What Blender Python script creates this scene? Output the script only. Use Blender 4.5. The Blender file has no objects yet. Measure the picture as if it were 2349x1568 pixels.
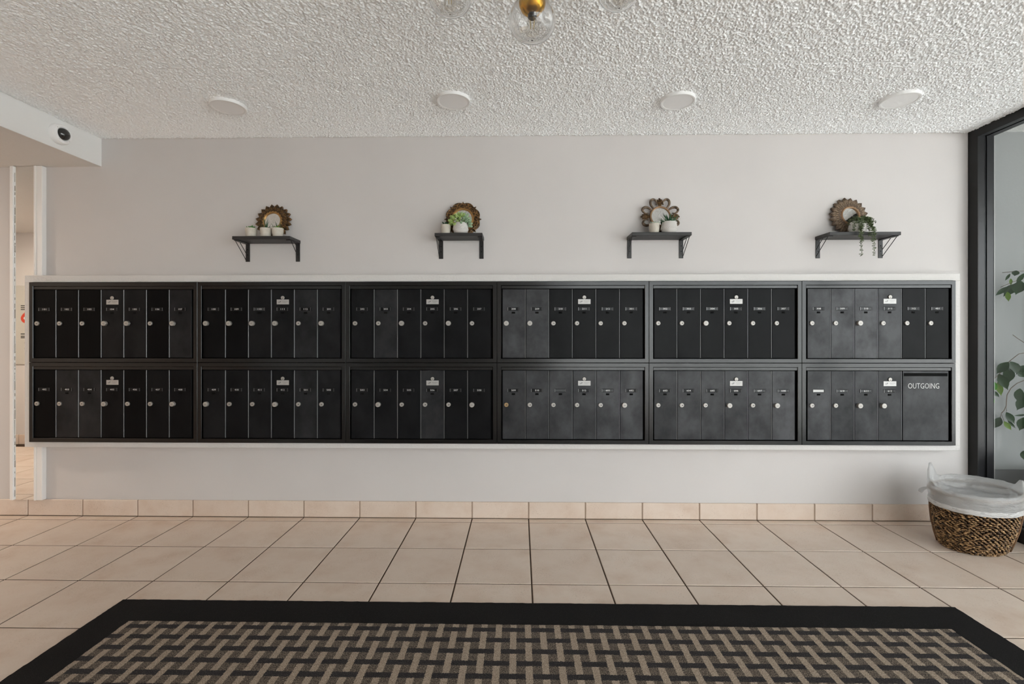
import bpy, math, random
from mathutils import Vector, Matrix
random.seed(7)
S = bpy.context.scene
COL = S.collection
PI = math.pi

# ------------------------------------------------------------------ camera, daylight, exposure
F_PX, CX, CY, YAW = 1073.54, 1174.5, 767.87, 0.0164      # focal length in px of the 2349 px wide frame
CAM = Vector((-0.0566, -2.9766, 1.1687))
cd = bpy.data.cameras.new('camera'); cam = bpy.data.objects.new('camera', cd); COL.objects.link(cam)
cd.sensor_width = 36; cd.lens = F_PX / 2349 * 36
cd.shift_y = -(784 - CY) / 2349
cd.clip_start = 0.02
cam.location = CAM; cam.rotation_euler = (PI / 2, 0, YAW)
S.camera = cam

world = bpy.data.worlds.new('overcast_sky'); S.world = world; world.use_nodes = True
wn = world.node_tree.nodes; bg = wn['Background']
bg.inputs['Color'].default_value = (0.93, 0.945, 0.975, 1); bg.inputs['Strength'].default_value = 5.6
sd = bpy.data.lights.new('sun', 'SUN'); sd.energy = 16.; sd.angle = .0093; sd.color = (1, .985, .97)
sun = bpy.data.objects.new('sun', sd); COL.objects.link(sun); sun.rotation_euler = Vector((.20, .16, 1)).to_track_quat('Z', 'Y').to_euler()
S.view_settings.view_transform = 'Standard'; S.view_settings.look = 'None'
S.view_settings.gamma = 1; S.view_settings.use_curve_mapping = False
S.view_settings.exposure = 0.37
S.cycles.max_bounces = 14; S.cycles.diffuse_bounces = 8; S.cycles.glossy_bounces = 6
S.cycles.transmission_bounces = 12; S.cycles.transparent_max_bounces = 16
S.cycles.sample_clamp_indirect = 8.0
S.cycles.use_denoising = True

FW = Vector((-math.sin(YAW), math.cos(YAW), 0)); RT = Vector((math.cos(YAW), math.sin(YAW), 0))
def ray(x, y): return FW + RT * ((x - CX) / F_PX) + Vector((0, 0, 1)) * ((CY - y) / F_PX)
def at_x(x, y, X):
    d = ray(x, y); return CAM + d * ((X - CAM.x) / d.x)

# ------------------------------------------------------------------ materials
def mat(name, col=(.5, .5, .5), rough=.5, metal=0., spec=.5, build=None, **kw):
    m = bpy.data.materials.new(name); m.use_nodes = True
    nt = m.node_tree; b = nt.nodes['Principled BSDF']
    b.inputs['Base Color'].default_value = (*col, 1); b.inputs['Roughness'].default_value = rough
    b.inputs['Metallic'].default_value = metal; b.inputs['Specular IOR Level'].default_value = spec
    for k, v in kw.items(): b.inputs[k.replace('_', ' ')].default_value = v
    if build: build(nt, b)
    return m
def N(nt, typ, ins=None, **props):
    n = nt.nodes.new(typ)
    for k, v in props.items(): setattr(n, k, v)
    for k, v in (ins or {}).items():
        if isinstance(v, bpy.types.NodeSocket): nt.links.new(v, n.inputs[k])
        else: n.inputs[k].default_value = v
    return n
def coords(nt, kind='Object'): return N(nt, 'ShaderNodeTexCoord').outputs[kind]
def geo(nt): return N(nt, 'ShaderNodeNewGeometry').outputs['Position']
def noise(nt, vec, scale, detail=4, rough=.55):
    return N(nt, 'ShaderNodeTexNoise', {'Vector': vec, 'Scale': scale, 'Detail': detail, 'Roughness': rough}).outputs['Fac']
def ramp(nt, fac, stops):
    r = N(nt, 'ShaderNodeValToRGB', {'Fac': fac}); e = r.color_ramp.elements
    while len(e) < len(stops): e.new(.5)
    for el, (p, c) in zip(e, stops): el.position = p; el.color = (*c, 1) if len(c) == 3 else c
    return r.outputs['Color']
def mth(nt, op, a, b=0., c=0.):
    n = N(nt, 'ShaderNodeMath', operation=op)
    for i, v in enumerate((a, b, c)):
        if isinstance(v, bpy.types.NodeSocket): nt.links.new(v, n.inputs[i])
        else: n.inputs[i].default_value = v
    return n.outputs[0]
def mixc(nt, fac, a, b, blend='MIX'):
    n = N(nt, 'ShaderNodeMix', data_type='RGBA', blend_type=blend)
    for i, v in ((0, fac), (6, a), (7, b)):
        if isinstance(v, bpy.types.NodeSocket): nt.links.new(v, n.inputs[i])
        else: n.inputs[i].default_value = (*v, 1) if isinstance(v, tuple) and len(v) == 3 else v
    return n.outputs[2]
def bump(nt, b, h, dist, strength=1.):
    n = N(nt, 'ShaderNodeBump', {'Height': h, 'Distance': dist, 'Strength': strength})
    nt.links.new(n.outputs['Normal'], b.inputs['Normal'])
def setc(nt, b, sock, name='Base Color'): nt.links.new(sock, b.inputs[name])

def m_wall(nt, b):
    p = geo(nt)
    setc(nt, b, ramp(nt, noise(nt, p, 1.3, 3), [(.3, (.585, .557, .545)), (.7, (.62, .592, .58))]))
    bump(nt, b, noise(nt, p, 160, 3), .0006, .35)
WALL = mat('wall_paint', rough=.7, spec=.3, build=m_wall)
def m_stucco(nt, b):
    p = geo(nt); bump(nt, b, noise(nt, p, 70, 5, .7), .004, .6)
STUCCO = mat('white_stucco', (.66, .64, .625), .75, spec=.3, build=m_stucco)
def m_pop(nt, b):
    p = geo(nt)
    v = N(nt, 'ShaderNodeTexVoronoi', {'Vector': N(nt, 'ShaderNodeVectorMath', {0: p, 1: N(nt, 'ShaderNodeTexNoise', {'Vector': p, 'Scale': 60., 'Detail': 2.}).outputs['Color']}, operation='MULTIPLY_ADD').outputs[0], 'Scale': 105.})
    nt.nodes[-2].inputs[2].default_value = (0, 0, 0)
    h = noise(nt, p, 115, 3, .6)
    h2 = ramp(nt, h, [(.38, (0, 0, 0)), (.62, (1, 1, 1))])
    setc(nt, b, ramp(nt, noise(nt, p, .9, 2), [(.3, (.70, .70, .685)), (.7, (.73, .73, .715))]))
    bump(nt, b, h2, .006, .9)
POPCORN = mat('popcorn_ceiling', (.72, .72, .70), .9, spec=.1, build=m_pop)
def m_soffit(nt, b): bump(nt, b, noise(nt, geo(nt), 90, 3), .0015, .3)
POPCOAT = mat('popcorn_coat_white', (.905, .92, .93), .9, spec=.1)
SOFFIT = mat('white_ceiling_paint', (.80, .80, .79), .7, spec=.3, build=m_soffit)
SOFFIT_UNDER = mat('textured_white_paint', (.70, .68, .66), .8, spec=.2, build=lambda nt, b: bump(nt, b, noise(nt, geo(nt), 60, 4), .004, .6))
WHITE_TRIM = mat('white_trim_paint', (.82, .81, .80), .45)
def m_tile(nt, b):
    p = geo(nt)
    r = N(nt, 'ShaderNodeObjectInfo').outputs['Random']
    pv = N(nt, 'ShaderNodeVectorMath', {0: p, 1: N(nt, 'ShaderNodeCombineXYZ', {'Z': mth(nt, 'MULTIPLY', r, 40.)}).outputs[0]}, operation='ADD').outputs[0]
    c = ramp(nt, noise(nt, pv, 5.5, 6, .6), [(.25, (.57, .425, .33)), (.42, (.655, .53, .44)), (.58, (.70, .59, .505)), (.78, (.695, .555, .46))])
    c = mixc(nt, mth(nt, 'MULTIPLY', r, .35), c, (.60, .49, .41))
    sp = ramp(nt, noise(nt, p, 130, 3, .7), [(.33, (.50, .43, .37)), (.44, (1, 1, 1))])
    c = mixc(nt, mth(nt, 'MULTIPLY', ramp(nt, noise(nt, pv, 7, 3), [(.42, (0, 0, 0)), (.66, (1, 1, 1))]), .55), c, sp, 'MULTIPLY')
    setc(nt, b, c)
    setc(nt, b, mth(nt, 'MULTIPLY_ADD', noise(nt, p, 9, 4), .25, .30), 'Roughness')
    bump(nt, b, mth(nt, 'ADD', noise(nt, p, 11, 4), mth(nt, 'MULTIPLY', noise(nt, p, 110, 3), .25)), .0025, .5)
TILE = mat('ceramic_tile', (.5, .4, .3), .4, spec=.45, build=m_tile)
GROUT = mat('dark_grout', (.075, .048, .032), .9, spec=.2)
GROUT_LIGHT = mat('tan_grout', (.34, .25, .19), .9, spec=.2)
def attr(nt, name): return N(nt, 'ShaderNodeAttribute', attribute_type='OBJECT', attribute_name=name).outputs['Fac']
def m_mail(nt, b):
    p = geo(nt); s = attr(nt, 'smudge')
    st = N(nt, 'ShaderNodeMapping', {'Vector': p, 'Scale': (1, 1, .8)}).outputs[0]
    n1 = ramp(nt, noise(nt, st, 9, 5, .6), [(.33, (0, 0, 0)), (.68, (1, 1, 1))])
    br = noise(nt, N(nt, 'ShaderNodeMapping', {'Vector': p, 'Scale': (420, 1, 3)}).outputs[0], 1., 2)
    f = mth(nt, 'MULTIPLY', s, mth(nt, 'MULTIPLY_ADD', n1, .55, .45))
    c = mixc(nt, f, (.003, .003, .0033), (.074, .076, .083))
    setc(nt, b, c)
    setc(nt, b, mth(nt, 'ADD', mth(nt, 'MULTIPLY_ADD', f, .16, .24), mth(nt, 'MULTIPLY', br, .10)), 'Roughness')
    setc(nt, b, mth(nt, 'MULTIPLY_ADD', f, .36, .055), 'Specular IOR Level')
    bump(nt, b, br, .0002, .25)
MAIL = mat('black_anodised_door', (.01, .01, .011), .4, spec=.33, build=m_mail)
MAILFRAME = mat('black_anodised_frame', (.0035, .0035, .0038), .22, spec=.50, build=lambda nt, b: bump(nt, b, noise(nt, geo(nt), 60, 3), .0004, .2))
EDGE = mat('worn_bare_edge', (.15, .15, .153), .34, .6)  # lighter satin metal for door dividers and label holder ends
DARK = mat('dark_void', (.004, .004, .004), .8, spec=.1)
NICKEL = mat('brushed_nickel', (.44, .42, .395), .5, .6)
BRONZELOCK = mat('tarnished_brass', (.42, .29, .16), .38, .9)
SILVER = mat('silver_nameplate', (.46, .45, .44), .45, .4)
INSERT = mat('label_insert', (.005, .005, .006), .3, spec=.22)
GREYINSERT = mat('grey_label_insert', (.045, .047, .05), .35, spec=.3)
HOLDER = mat('label_holder', (.007, .007, .008), .55, spec=.2)
WHITEPRINT = mat('white_print', (.62, .62, .61), .6)
BLACKPRINT = mat('black_print', (.02, .02, .02), .6)
def m_blackwood(nt, b):
    g = noise(nt, N(nt, 'ShaderNodeMapping', {'Vector': geo(nt), 'Scale': (3, 60, 60)}).outputs[0], 1., 4)
    setc(nt, b, ramp(nt, g, [(.3, (.012, .011, .011)), (.7, (.03, .028, .028))])); bump(nt, b, g, .0006, .3)
BLACKWOOD = mat('black_stained_wood', rough=.5, build=m_blackwood)
BLACKMETAL = mat('black_painted_steel', (.014, .013, .013), .42)
def m_bronze(nt, b):
    n1 = noise(nt, coords(nt), 75, 4, .65)
    setc(nt, b, ramp(nt, n1, [(.36, (.020, .012, .007)), (.52, (.085, .045, .018)), (.70, (.42, .23, .085))]))
    bump(nt, b, noise(nt, coords(nt), 120, 3), .002, .6)
BRONZE = mat('antique_bronze_carving', rough=.42, metal=.55, build=m_bronze)
def m_bronze2(nt, b):
    n1 = noise(nt, coords(nt), 60, 4, .65)
    setc(nt, b, ramp(nt, n1, [(.32, (.045, .031, .022)), (.52, (.14, .095, .062)), (.74, (.36, .265, .18))]))
    bump(nt, b, noise(nt, coords(nt), 120, 3), .002, .5)
BRONZE_PALE = mat('pale_bronze_carving', rough=.5, metal=.4, build=m_bronze2)
GOLDRIM = mat('gilded_rim', (.42, .24, .09), .35, .75)
OLDGOLD = mat('dull_old_gold', (.26, .135, .045), .4, .6)
BROWNRIM = mat('brown_gilt_rim', (.28, .165, .09), .4, .5)
MIRROR = mat('mirror_glass', (.90, .91, .90), .01, 1.)
def m_pot(nt, b):
    setc(nt, b, ramp(nt, noise(nt, coords(nt), 40, 4), [(.3, (.52, .48, .41)), (.7, (.62, .58, .51))]))
POT = mat('beige_cement', (.6, .56, .5), .75, spec=.3, build=m_pot)
BOWL = mat('grey_white_stoneware', (.58, .56, .54), .7, spec=.3, build=lambda nt, b: bump(nt, b, noise(nt, coords(nt), 150, 3), .001, .4))
SOIL = mat('potting_soil', (.03, .02, .014), .95, spec=.1)
def green(name, a, b_, rough=.5, scale=30, trans=0.):
    def f(nt, b):
        setc(nt, b, ramp(nt, noise(nt, geo(nt), scale, 3), [(.3, a), (.7, b_)]))
    return mat(name, a, rough, build=f, Subsurface_Weight=0.)
ALOE = green('aloe_green', (.012, .05, .022), (.035, .12, .05))
ALOE_PALE = green('grey_aloe_green', (.06, .13, .07), (.16, .26, .16))
LIME = green('lime_succulent', (.09, .24, .03), (.24, .42, .07))
MIDGREEN = green('mid_green_succulent', (.03, .13, .02), (.09, .27, .05))
SAGE = green('sage_succulent', (.36, .44, .36), (.55, .62, .53))
SEDUM = green('sedum_yellow_green', (.20, .34, .07), (.46, .56, .22), scale=80)
SEDUM_BLUE = green('sedum_blue_green', (.17, .31, .17), (.42, .52, .36), scale=80)
TRAIL = green('trailing_dark_green', (.025, .045, .010), (.105, .145, .05), scale=120)
DARKLEAF = green('dark_glossy_leaf', (.008, .035, .014), (.02, .08, .03), .35)
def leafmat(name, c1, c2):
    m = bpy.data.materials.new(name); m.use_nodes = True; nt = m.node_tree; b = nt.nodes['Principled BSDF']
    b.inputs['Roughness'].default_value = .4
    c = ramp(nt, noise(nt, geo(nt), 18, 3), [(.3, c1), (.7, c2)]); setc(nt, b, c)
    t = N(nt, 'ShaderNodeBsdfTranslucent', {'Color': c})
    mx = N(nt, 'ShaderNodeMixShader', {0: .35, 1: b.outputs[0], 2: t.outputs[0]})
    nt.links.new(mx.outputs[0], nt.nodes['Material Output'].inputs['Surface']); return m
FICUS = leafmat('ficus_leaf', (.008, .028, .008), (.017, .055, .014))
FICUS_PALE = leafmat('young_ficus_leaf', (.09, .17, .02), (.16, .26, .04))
FICUS_BRIGHT = leafmat('sunlit_ficus_leaf', (.06, .30, .02), (.12, .42, .03))  # brighter, more saturated leaf green
TWIG = mat('ficus_twig', (.13, .10, .075), .8)
def m_rug(nt, b):
    p = coords(nt); sep = N(nt, 'ShaderNodeSeparateXYZ', {0: p})
    jit = noise(nt, p, 260, 2); j = mth(nt, 'MULTIPLY_ADD', jit, .010, -.005)
    x = mth(nt, 'ADD', sep.outputs[0], j); y = mth(nt, 'ADD', sep.outputs[1], j)
    P_, R_ = .115, .0628
    u = mth(nt, 'MULTIPLY', mth(nt, 'ADD', x, 10 * P_ + .1384 + P_ / 4), 2 / P_)          # half-period cells
    v = mth(nt, 'MULTIPLY', mth(nt, 'ADD', y, 40 * R_ + 1.136), 1 / R_)
    col = mth(nt, 'FLOOR', u); par = mth(nt, 'MODULO', col, 2.)
    du = mth(nt, 'ABSOLUTE', mth(nt, 'SUBTRACT', mth(nt, 'FRACT', u), .5))
    inx = mth(nt, 'LESS_THAN', du, .213)
    w = mth(nt, 'FLOORED_MODULO', mth(nt, 'ADD', mth(nt, 'SUBTRACT', v, par), 1.), 2.)
    iny = mth(nt, 'LESS_THAN', mth(nt, 'ABSOLUTE', mth(nt, 'SUBTRACT', w, 1.)), .80)
    light = mth(nt, 'MULTIPLY', inx, iny)
    dv = mth(nt, 'ABSOLUTE', mth(nt, 'SUBTRACT', mth(nt, 'FRACT', mth(nt, 'ADD', v, .5)), .5))
    dark = mth(nt, 'LESS_THAN', dv, .20)
    h = noise(nt, N(nt, 'ShaderNodeMapping', {'Vector': p, 'Scale': (1.6, .7, 1)}).outputs[0], 330, 3, .8)
    h2 = noise(nt, p, 800, 2, .8)
    heather = ramp(nt, h, [(.40, (.018, .014, .013)), (.50, (.10, .078, .062)), (.62, (.36, .285, .22))])
    lightc = ramp(nt, h, [(.34, (.16, .12, .088)), (.50, (.38, .295, .225)), (.64, (.66, .54, .43))])
    darkc = ramp(nt, h, [(.40, (.012, .011, .012)), (.56, (.038, .033, .035)), (.70, (.16, .135, .12))])
    c = mixc(nt, dark, heather, darkc); c = mixc(nt, light, c, lightc)
    setc(nt, b, c); bump(nt, b, mth(nt, 'ADD', h, mth(nt, 'MULTIPLY', h2, .4)), .006, .8)
RUGFIELD = mat('woven_mat_field', rough=.9, spec=.25, build=m_rug)
def m_rugb(nt, b):
    h = noise(nt, coords(nt), 420, 3, .8)
    setc(nt, b, ramp(nt, h, [(.35, (.006, .0052, .005)), (.62, (.013, .012, .012)), (.74, (.13, .127, .13))]))
    bump(nt, b, h, .006, .8)
RUGBORDER = mat('black_mat_border', rough=.9, spec=.15, build=m_rugb)
ALU = mat('black_aluminium', (.012, .012, .014), .28, spec=.36)
ALU_FLAT = mat('matt_black_aluminium', (.009, .009, .009), .5, spec=.35)
GASKET = mat('rubber_gasket', (.006, .006, .008), .45)
def glassmat(name, tint=(1, 1, 1), rough=0.0, ior=1.5):
    m = bpy.data.materials.new(name); m.use_nodes = True; nt = m.node_tree; nt.nodes.remove(nt.nodes['Principled BSDF'])
    t = N(nt, 'ShaderNodeBsdfTransparent', {'Color': (*tint, 1)}); g = N(nt, 'ShaderNodeBsdfGlossy', {'Roughness': rough})
    bk = N(nt, 'ShaderNodeNewGeometry').outputs['Backfacing']          # same reflectance on both faces of the thin pane
    fr = N(nt, 'ShaderNodeFresnel', {'IOR': mth(nt, 'ADD', mth(nt, 'MULTIPLY', bk, 1 / ior - ior), ior)})
    mx = N(nt, 'ShaderNodeMixShader', {0: fr.outputs[0], 1: t.outputs[0], 2: g.outputs[0]})
    nt.links.new(mx.outputs[0], nt.nodes['Material Output'].inputs['Surface']); return m
PANE = glassmat('window_glass', (.94, .96, .95), ior=1.36)
GLOBE = mat('clear_blown_glass', (.93, .93, .93), .0, build=None, Transmission_Weight=1., IOR=1.5)
BULBGLASS = glassmat('bulb_glass', (.97, .96, .94), 0., 1.3)
BRASS = mat('polished_brass', (.58, .31, .035), .22, 1.)
FILAMENT = mat('yellow_filament', (.62, .46, .16), .6)
SOCKET = mat('black_socket', (.02, .02, .02), .5)
LIGHTRIM = mat('white_plastic', (.86, .86, .86), .45)
DIFFUSER = mat('opal_diffuser', (.90, .90, .91), .35)
DOME = mat('smoked_dome', (.008, .008, .008), .04, spec=.7, Coat_Weight=.5)
def m_wicker(nt, b):
    n1 = noise(nt, coords(nt), 55, 3, .7)
    setc(nt, b, ramp(nt, n1, [(.38, (.022, .012, .007)), (.50, (.20, .105, .04)), (.62, (.56, .355, .17))]))
    bump(nt, b, noise(nt, coords(nt), 300, 2), .001, .5)
WICKER = mat('water_hyacinth_weave', rough=.5, build=m_wicker)
WICKERBODY = mat('dark_basket_core', (.02, .012, .007), .9, spec=.1)
POLE = mat('brown_cane_pole', (.17, .09, .045), .5)
RATTAN = mat('rattan_rim', rough=.6, build=lambda nt, b: (setc(nt, b, ramp(nt, noise(nt, coords(nt), 90, 3), [(.35, (.10, .065, .04)), (.65, (.26, .18, .12))])), bump(nt, b, noise(nt, coords(nt), 200, 2), .002, .6)))
def m_bag(nt, b):
    pass
def bagmat(name='white_plastic_film', clear=.46):
    m = bpy.data.materials.new(name); m.use_nodes = True; nt = m.node_tree; b = nt.nodes['Principled BSDF']
    b.inputs['Base Color'].default_value = (.85, .845, .84, 1); b.inputs['Roughness'].default_value = .28
    st = N(nt, 'ShaderNodeMapping', {'Vector': coords(nt), 'Scale': (5, 5, 16)}).outputs[0]
    bump(nt, b, noise(nt, st, 2.2, 4, .6), .030, .8)
    tr = N(nt, 'ShaderNodeBsdfTranslucent', {'Color': (.8, .81, .82, 1)})
    tp = N(nt, 'ShaderNodeBsdfTransparent', {'Color': (.95, .96, .97, 1)})
    m1 = N(nt, 'ShaderNodeMixShader', {0: .35, 1: b.outputs[0], 2: tr.outputs[0]})
    m2 = N(nt, 'ShaderNodeMixShader', {0: clear, 1: m1.outputs[0], 2: tp.outputs[0]})
    nt.links.new(m2.outputs[0], nt.nodes['Material Output'].inputs['Surface']); return m
BAG = bagmat(); HEM = bagmat('doubled_plastic_hem', .12)
STEEL = mat('brushed_steel', (.60, .58, .53), .4, .35)
RED = mat('red_print', (.55, .06, .03), .5)
EXTWALL = mat('grey_exterior_plaster', rough=.85, spec=.2, build=lambda nt, b: (setc(nt, b, ramp(nt, noise(nt, geo(nt), 1.2, 4), [(.3, (.20, .205, .205)), (.7, (.235, .24, .24))])), bump(nt, b, noise(nt, geo(nt), 60, 4), .002, .4)))
EXTBASE = mat('charcoal_exterior_base', (.085, .085, .088), .8)  # soft shade low on the outside wall, put into the colour
EXTFLOOR = mat('dark_slate_paving', (.07, .072, .075), .5)
CONCRETE = mat('light_concrete', rough=.9, spec=.2, build=lambda nt, b: setc(nt, b, ramp(nt, noise(nt, geo(nt), 2, 5), [(.3, (.43, .425, .42)), (.7, (.50, .495, .49))])))

# ------------------------------------------------------------------ mesh helper
class MB:
    def __init__(s): s.v, s.f, s.m, s.mi = [], [], [], 0
    def add(s, vs, fs):
        n = len(s.v); s.v += [tuple(v) for v in vs]
        for f in fs: s.f.append(tuple(i + n for i in f)); s.m.append(s.mi)
        return s
    def box(s, a, b, bev=0.):
        (x0, y0, z0), (x1, y1, z1) = a, b
        if x0 > x1: x0, x1 = x1, x0
        if y0 > y1: y0, y1 = y1, y0
        if z0 > z1: z0, z1 = z1, z0
        if bev <= 0:
            vs = [(x, y, z) for z in (z0, z1) for y in (y0, y1) for x in (x0, x1)]
            return s.add(vs, [(0, 2, 3, 1), (4, 5, 7, 6), (0, 1, 5, 4), (2, 6, 7, 3), (0, 4, 6, 2), (1, 3, 7, 5)])
        e = bev; vs = []; idx = {}
        for ix, x, sx in ((0, x0, 1), (1, x1, -1)):
            for iy, y, sy in ((0, y0, 1), (1, y1, -1)):
                for iz, z, sz in ((0, z0, 1), (1, z1, -1)):
                    for k, d in enumerate(((0, sy * e, sz * e), (sx * e, 0, sz * e), (sx * e, sy * e, 0))):
                        idx[(ix, iy, iz, k)] = len(vs); vs.append((x + d[0], y + d[1], z + d[2]))
        I = idx; fs = []
        for a_ in (0, 1):
            fx = [I[a_, 0, 0, 0], I[a_, 1, 0, 0], I[a_, 1, 1, 0], I[a_, 0, 1, 0]]; fs.append(fx if a_ else fx[::-1])
            fy = [I[0, a_, 0, 1], I[1, a_, 0, 1], I[1, a_, 1, 1], I[0, a_, 1, 1]]; fs.append(fy[::-1] if a_ else fy)
            fz = [I[0, 0, a_, 2], I[1, 0, a_, 2], I[1, 1, a_, 2], I[0, 1, a_, 2]]; fs.append(fz if a_ else fz[::-1])
        for p in (0, 1):
            for q in (0, 1):
                ez = [I[p, q, 0, 0], I[p, q, 1, 0], I[p, q, 1, 1], I[p, q, 0, 1]]; fs.append(ez if p == q else ez[::-1])
                ey = [I[p, 0, q, 2], I[p, 1, q, 2], I[p, 1, q, 0], I[p, 0, q, 0]]; fs.append(ey if p == q else ey[::-1])
                ex = [I[0, p, q, 1], I[1, p, q, 1], I[1, p, q, 2], I[0, p, q, 2]]; fs.append(ex if p == q else ex[::-1])
                for r in (0, 1):
                    t = [I[p, q, r, 0], I[p, q, r, 1], I[p, q, r, 2]]; fs.append(t if (p + q + r) % 2 else t[::-1])
        return s.add(vs, fs)
    def rings(s, rings, closed=True, cap0=False, cap1=False):
        n = len(rings[0]); vs = [p for r in rings for p in r]; fs = []
        for k in range(len(rings) - 1):
            for i in range(n if closed else n - 1):
                j = (i + 1) % n; fs.append((k * n + i, k * n + j, (k + 1) * n + j, (k + 1) * n + i))
        if cap0: fs.append(tuple(range(n))[::-1])
        if cap1: fs.append(tuple((len(rings) - 1) * n + i for i in range(n)))
        return s.add(vs, fs)
    def lathe(s, prof, n=24, c=(0, 0, 0), axis='z', cap0=False, cap1=False):
        R = []
        for r, h in prof:
            ring = []
            for i in range(n):
                a = 2 * PI * i / n; x, y = r * math.cos(a), r * math.sin(a)
                p = (x, y, h) if axis == 'z' else ((x, -h, y) if axis == '-y' else (h, x, y))
                ring.append((p[0] + c[0], p[1] + c[1], p[2] + c[2]))
            R.append(ring)
        return s.rings(R, True, cap0, cap1)
    def tube(s, pts, r, n=6, cap=True, flat=1.):
        pts = [Vector(p) for p in pts]; rs = r if isinstance(r, (list, tuple)) else [r] * len(pts); R = []
        up = None
        for i, p in enumerate(pts):
            t = (pts[min(i + 1, len(pts) - 1)] - pts[max(i - 1, 0)]).normalized()
            if up is None:
                up = Vector((0, 0, 1)) if abs(t.z) < .9 else Vector((0, 1, 0))
            a = t.cross(up)
            if a.length < 1e-6: a = t.cross(Vector((1, 0, 0)))
            a.normalize(); b = a.cross(t).normalized(); up = b
            R.append([p + (a * math.cos(2 * PI * k / n) + b * math.sin(2 * PI * k / n) * flat) * rs[i] for k in range(n)])
        return s.rings(R, True, cap, cap)
    def ell(s, c, rx, ry, rz, n=8, m=5, rot=None):
        R = []
        for j in range(m + 1):
            t = PI * (j + .0) / m; t = min(max(t, .12), PI - .12)
            ring = []
            for i in range(n):
                a = 2 * PI * i / n
                p = Vector((rx * math.sin(t) * math.cos(a), ry * math.sin(t) * math.sin(a), -rz * math.cos(t)))
                if rot: p = rot @ p
                ring.append(p + Vector(c))
            R.append(ring)
        return s.rings(R, True, True, True)
    def rects(s, lst, x0, z0, x1, z1):
        R = [[(x0 + i, y, z0 + i), (x1 - i, y, z0 + i), (x1 - i, y, z1 - i), (x0 + i, y, z1 - i)] for i, y in lst]
        return s.rings(R)
    def mesh(s, name, mats, smooth=False):
        me = bpy.data.meshes.new(name); me.from_pydata(s.v, [], s.f)
        for m in (mats if isinstance(mats, (list, tuple)) else [mats]): me.materials.append(m)
        if any(s.m): me.polygons.foreach_set('material_index', s.m)
        if smooth: me.polygons.foreach_set('use_smooth', [True] * len(s.f))
        me.update(); return me
    def build(s, name, mats, parent=None, loc=(0, 0, 0), rot=None, smooth=False):
        return put(name, s.mesh(name, mats, smooth), parent, loc, rot)
def put(name, me, parent=None, loc=(0, 0, 0), rot=None):
    o = bpy.data.objects.new(name, me); COL.objects.link(o); o.location = loc
    if rot: o.rotation_euler = rot
    if parent: o.parent = parent
    return o
def thing(name, label, cat, loc=(0, 0, 0), rot=None, group=None):
    o = bpy.data.objects.new(name, None); COL.objects.link(o); o.location = loc; o.empty_display_size = .05
    if rot: o.rotation_euler = rot
    o['label'] = label; o['category'] = cat
    if group: o['group'] = group
    return o
def structure(o): o['kind'] = 'structure'; return o
def smooth_by_angle(me, deg=35):
    me.polygons.foreach_set('use_smooth', [True] * len(me.polygons)); me.set_sharp_from_angle(angle=math.radians(deg))
def text_mesh(txt, w=None, h=None, size=.0155, ext=.0003, off=0., sx=1.):
    c = bpy.data.curves.new('lettering', 'FONT'); c.body = txt; c.size = size; c.extrude = ext; c.offset = off; c.resolution_u = 2
    c.align_x = 'CENTER'; c.align_y = 'CENTER'
    o = bpy.data.objects.new('lettering', c); COL.objects.link(o)
    bpy.context.view_layer.update()
    me = bpy.data.meshes.new_from_object(o.evaluated_get(bpy.context.evaluated_depsgraph_get()))
    bpy.data.objects.remove(o); bpy.data.curves.remove(c)
    xs = [v.co.x for v in me.vertices]; ys = [v.co.y for v in me.vertices]
    kx = w / (max(xs) - min(xs)) if w else sx; ky = h / (max(ys) - min(ys)) if h else 1.
    cx, cy = (max(xs) + min(xs)) / 2, (max(ys) + min(ys)) / 2
    for v in me.vertices:                                   # lay the text upright in the x-z plane, front towards -y
        x, y, z = v.co; v.co = ((x - cx) * kx, -z, (y - cy) * ky)
    me.name = 'lettering'; return me

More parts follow.
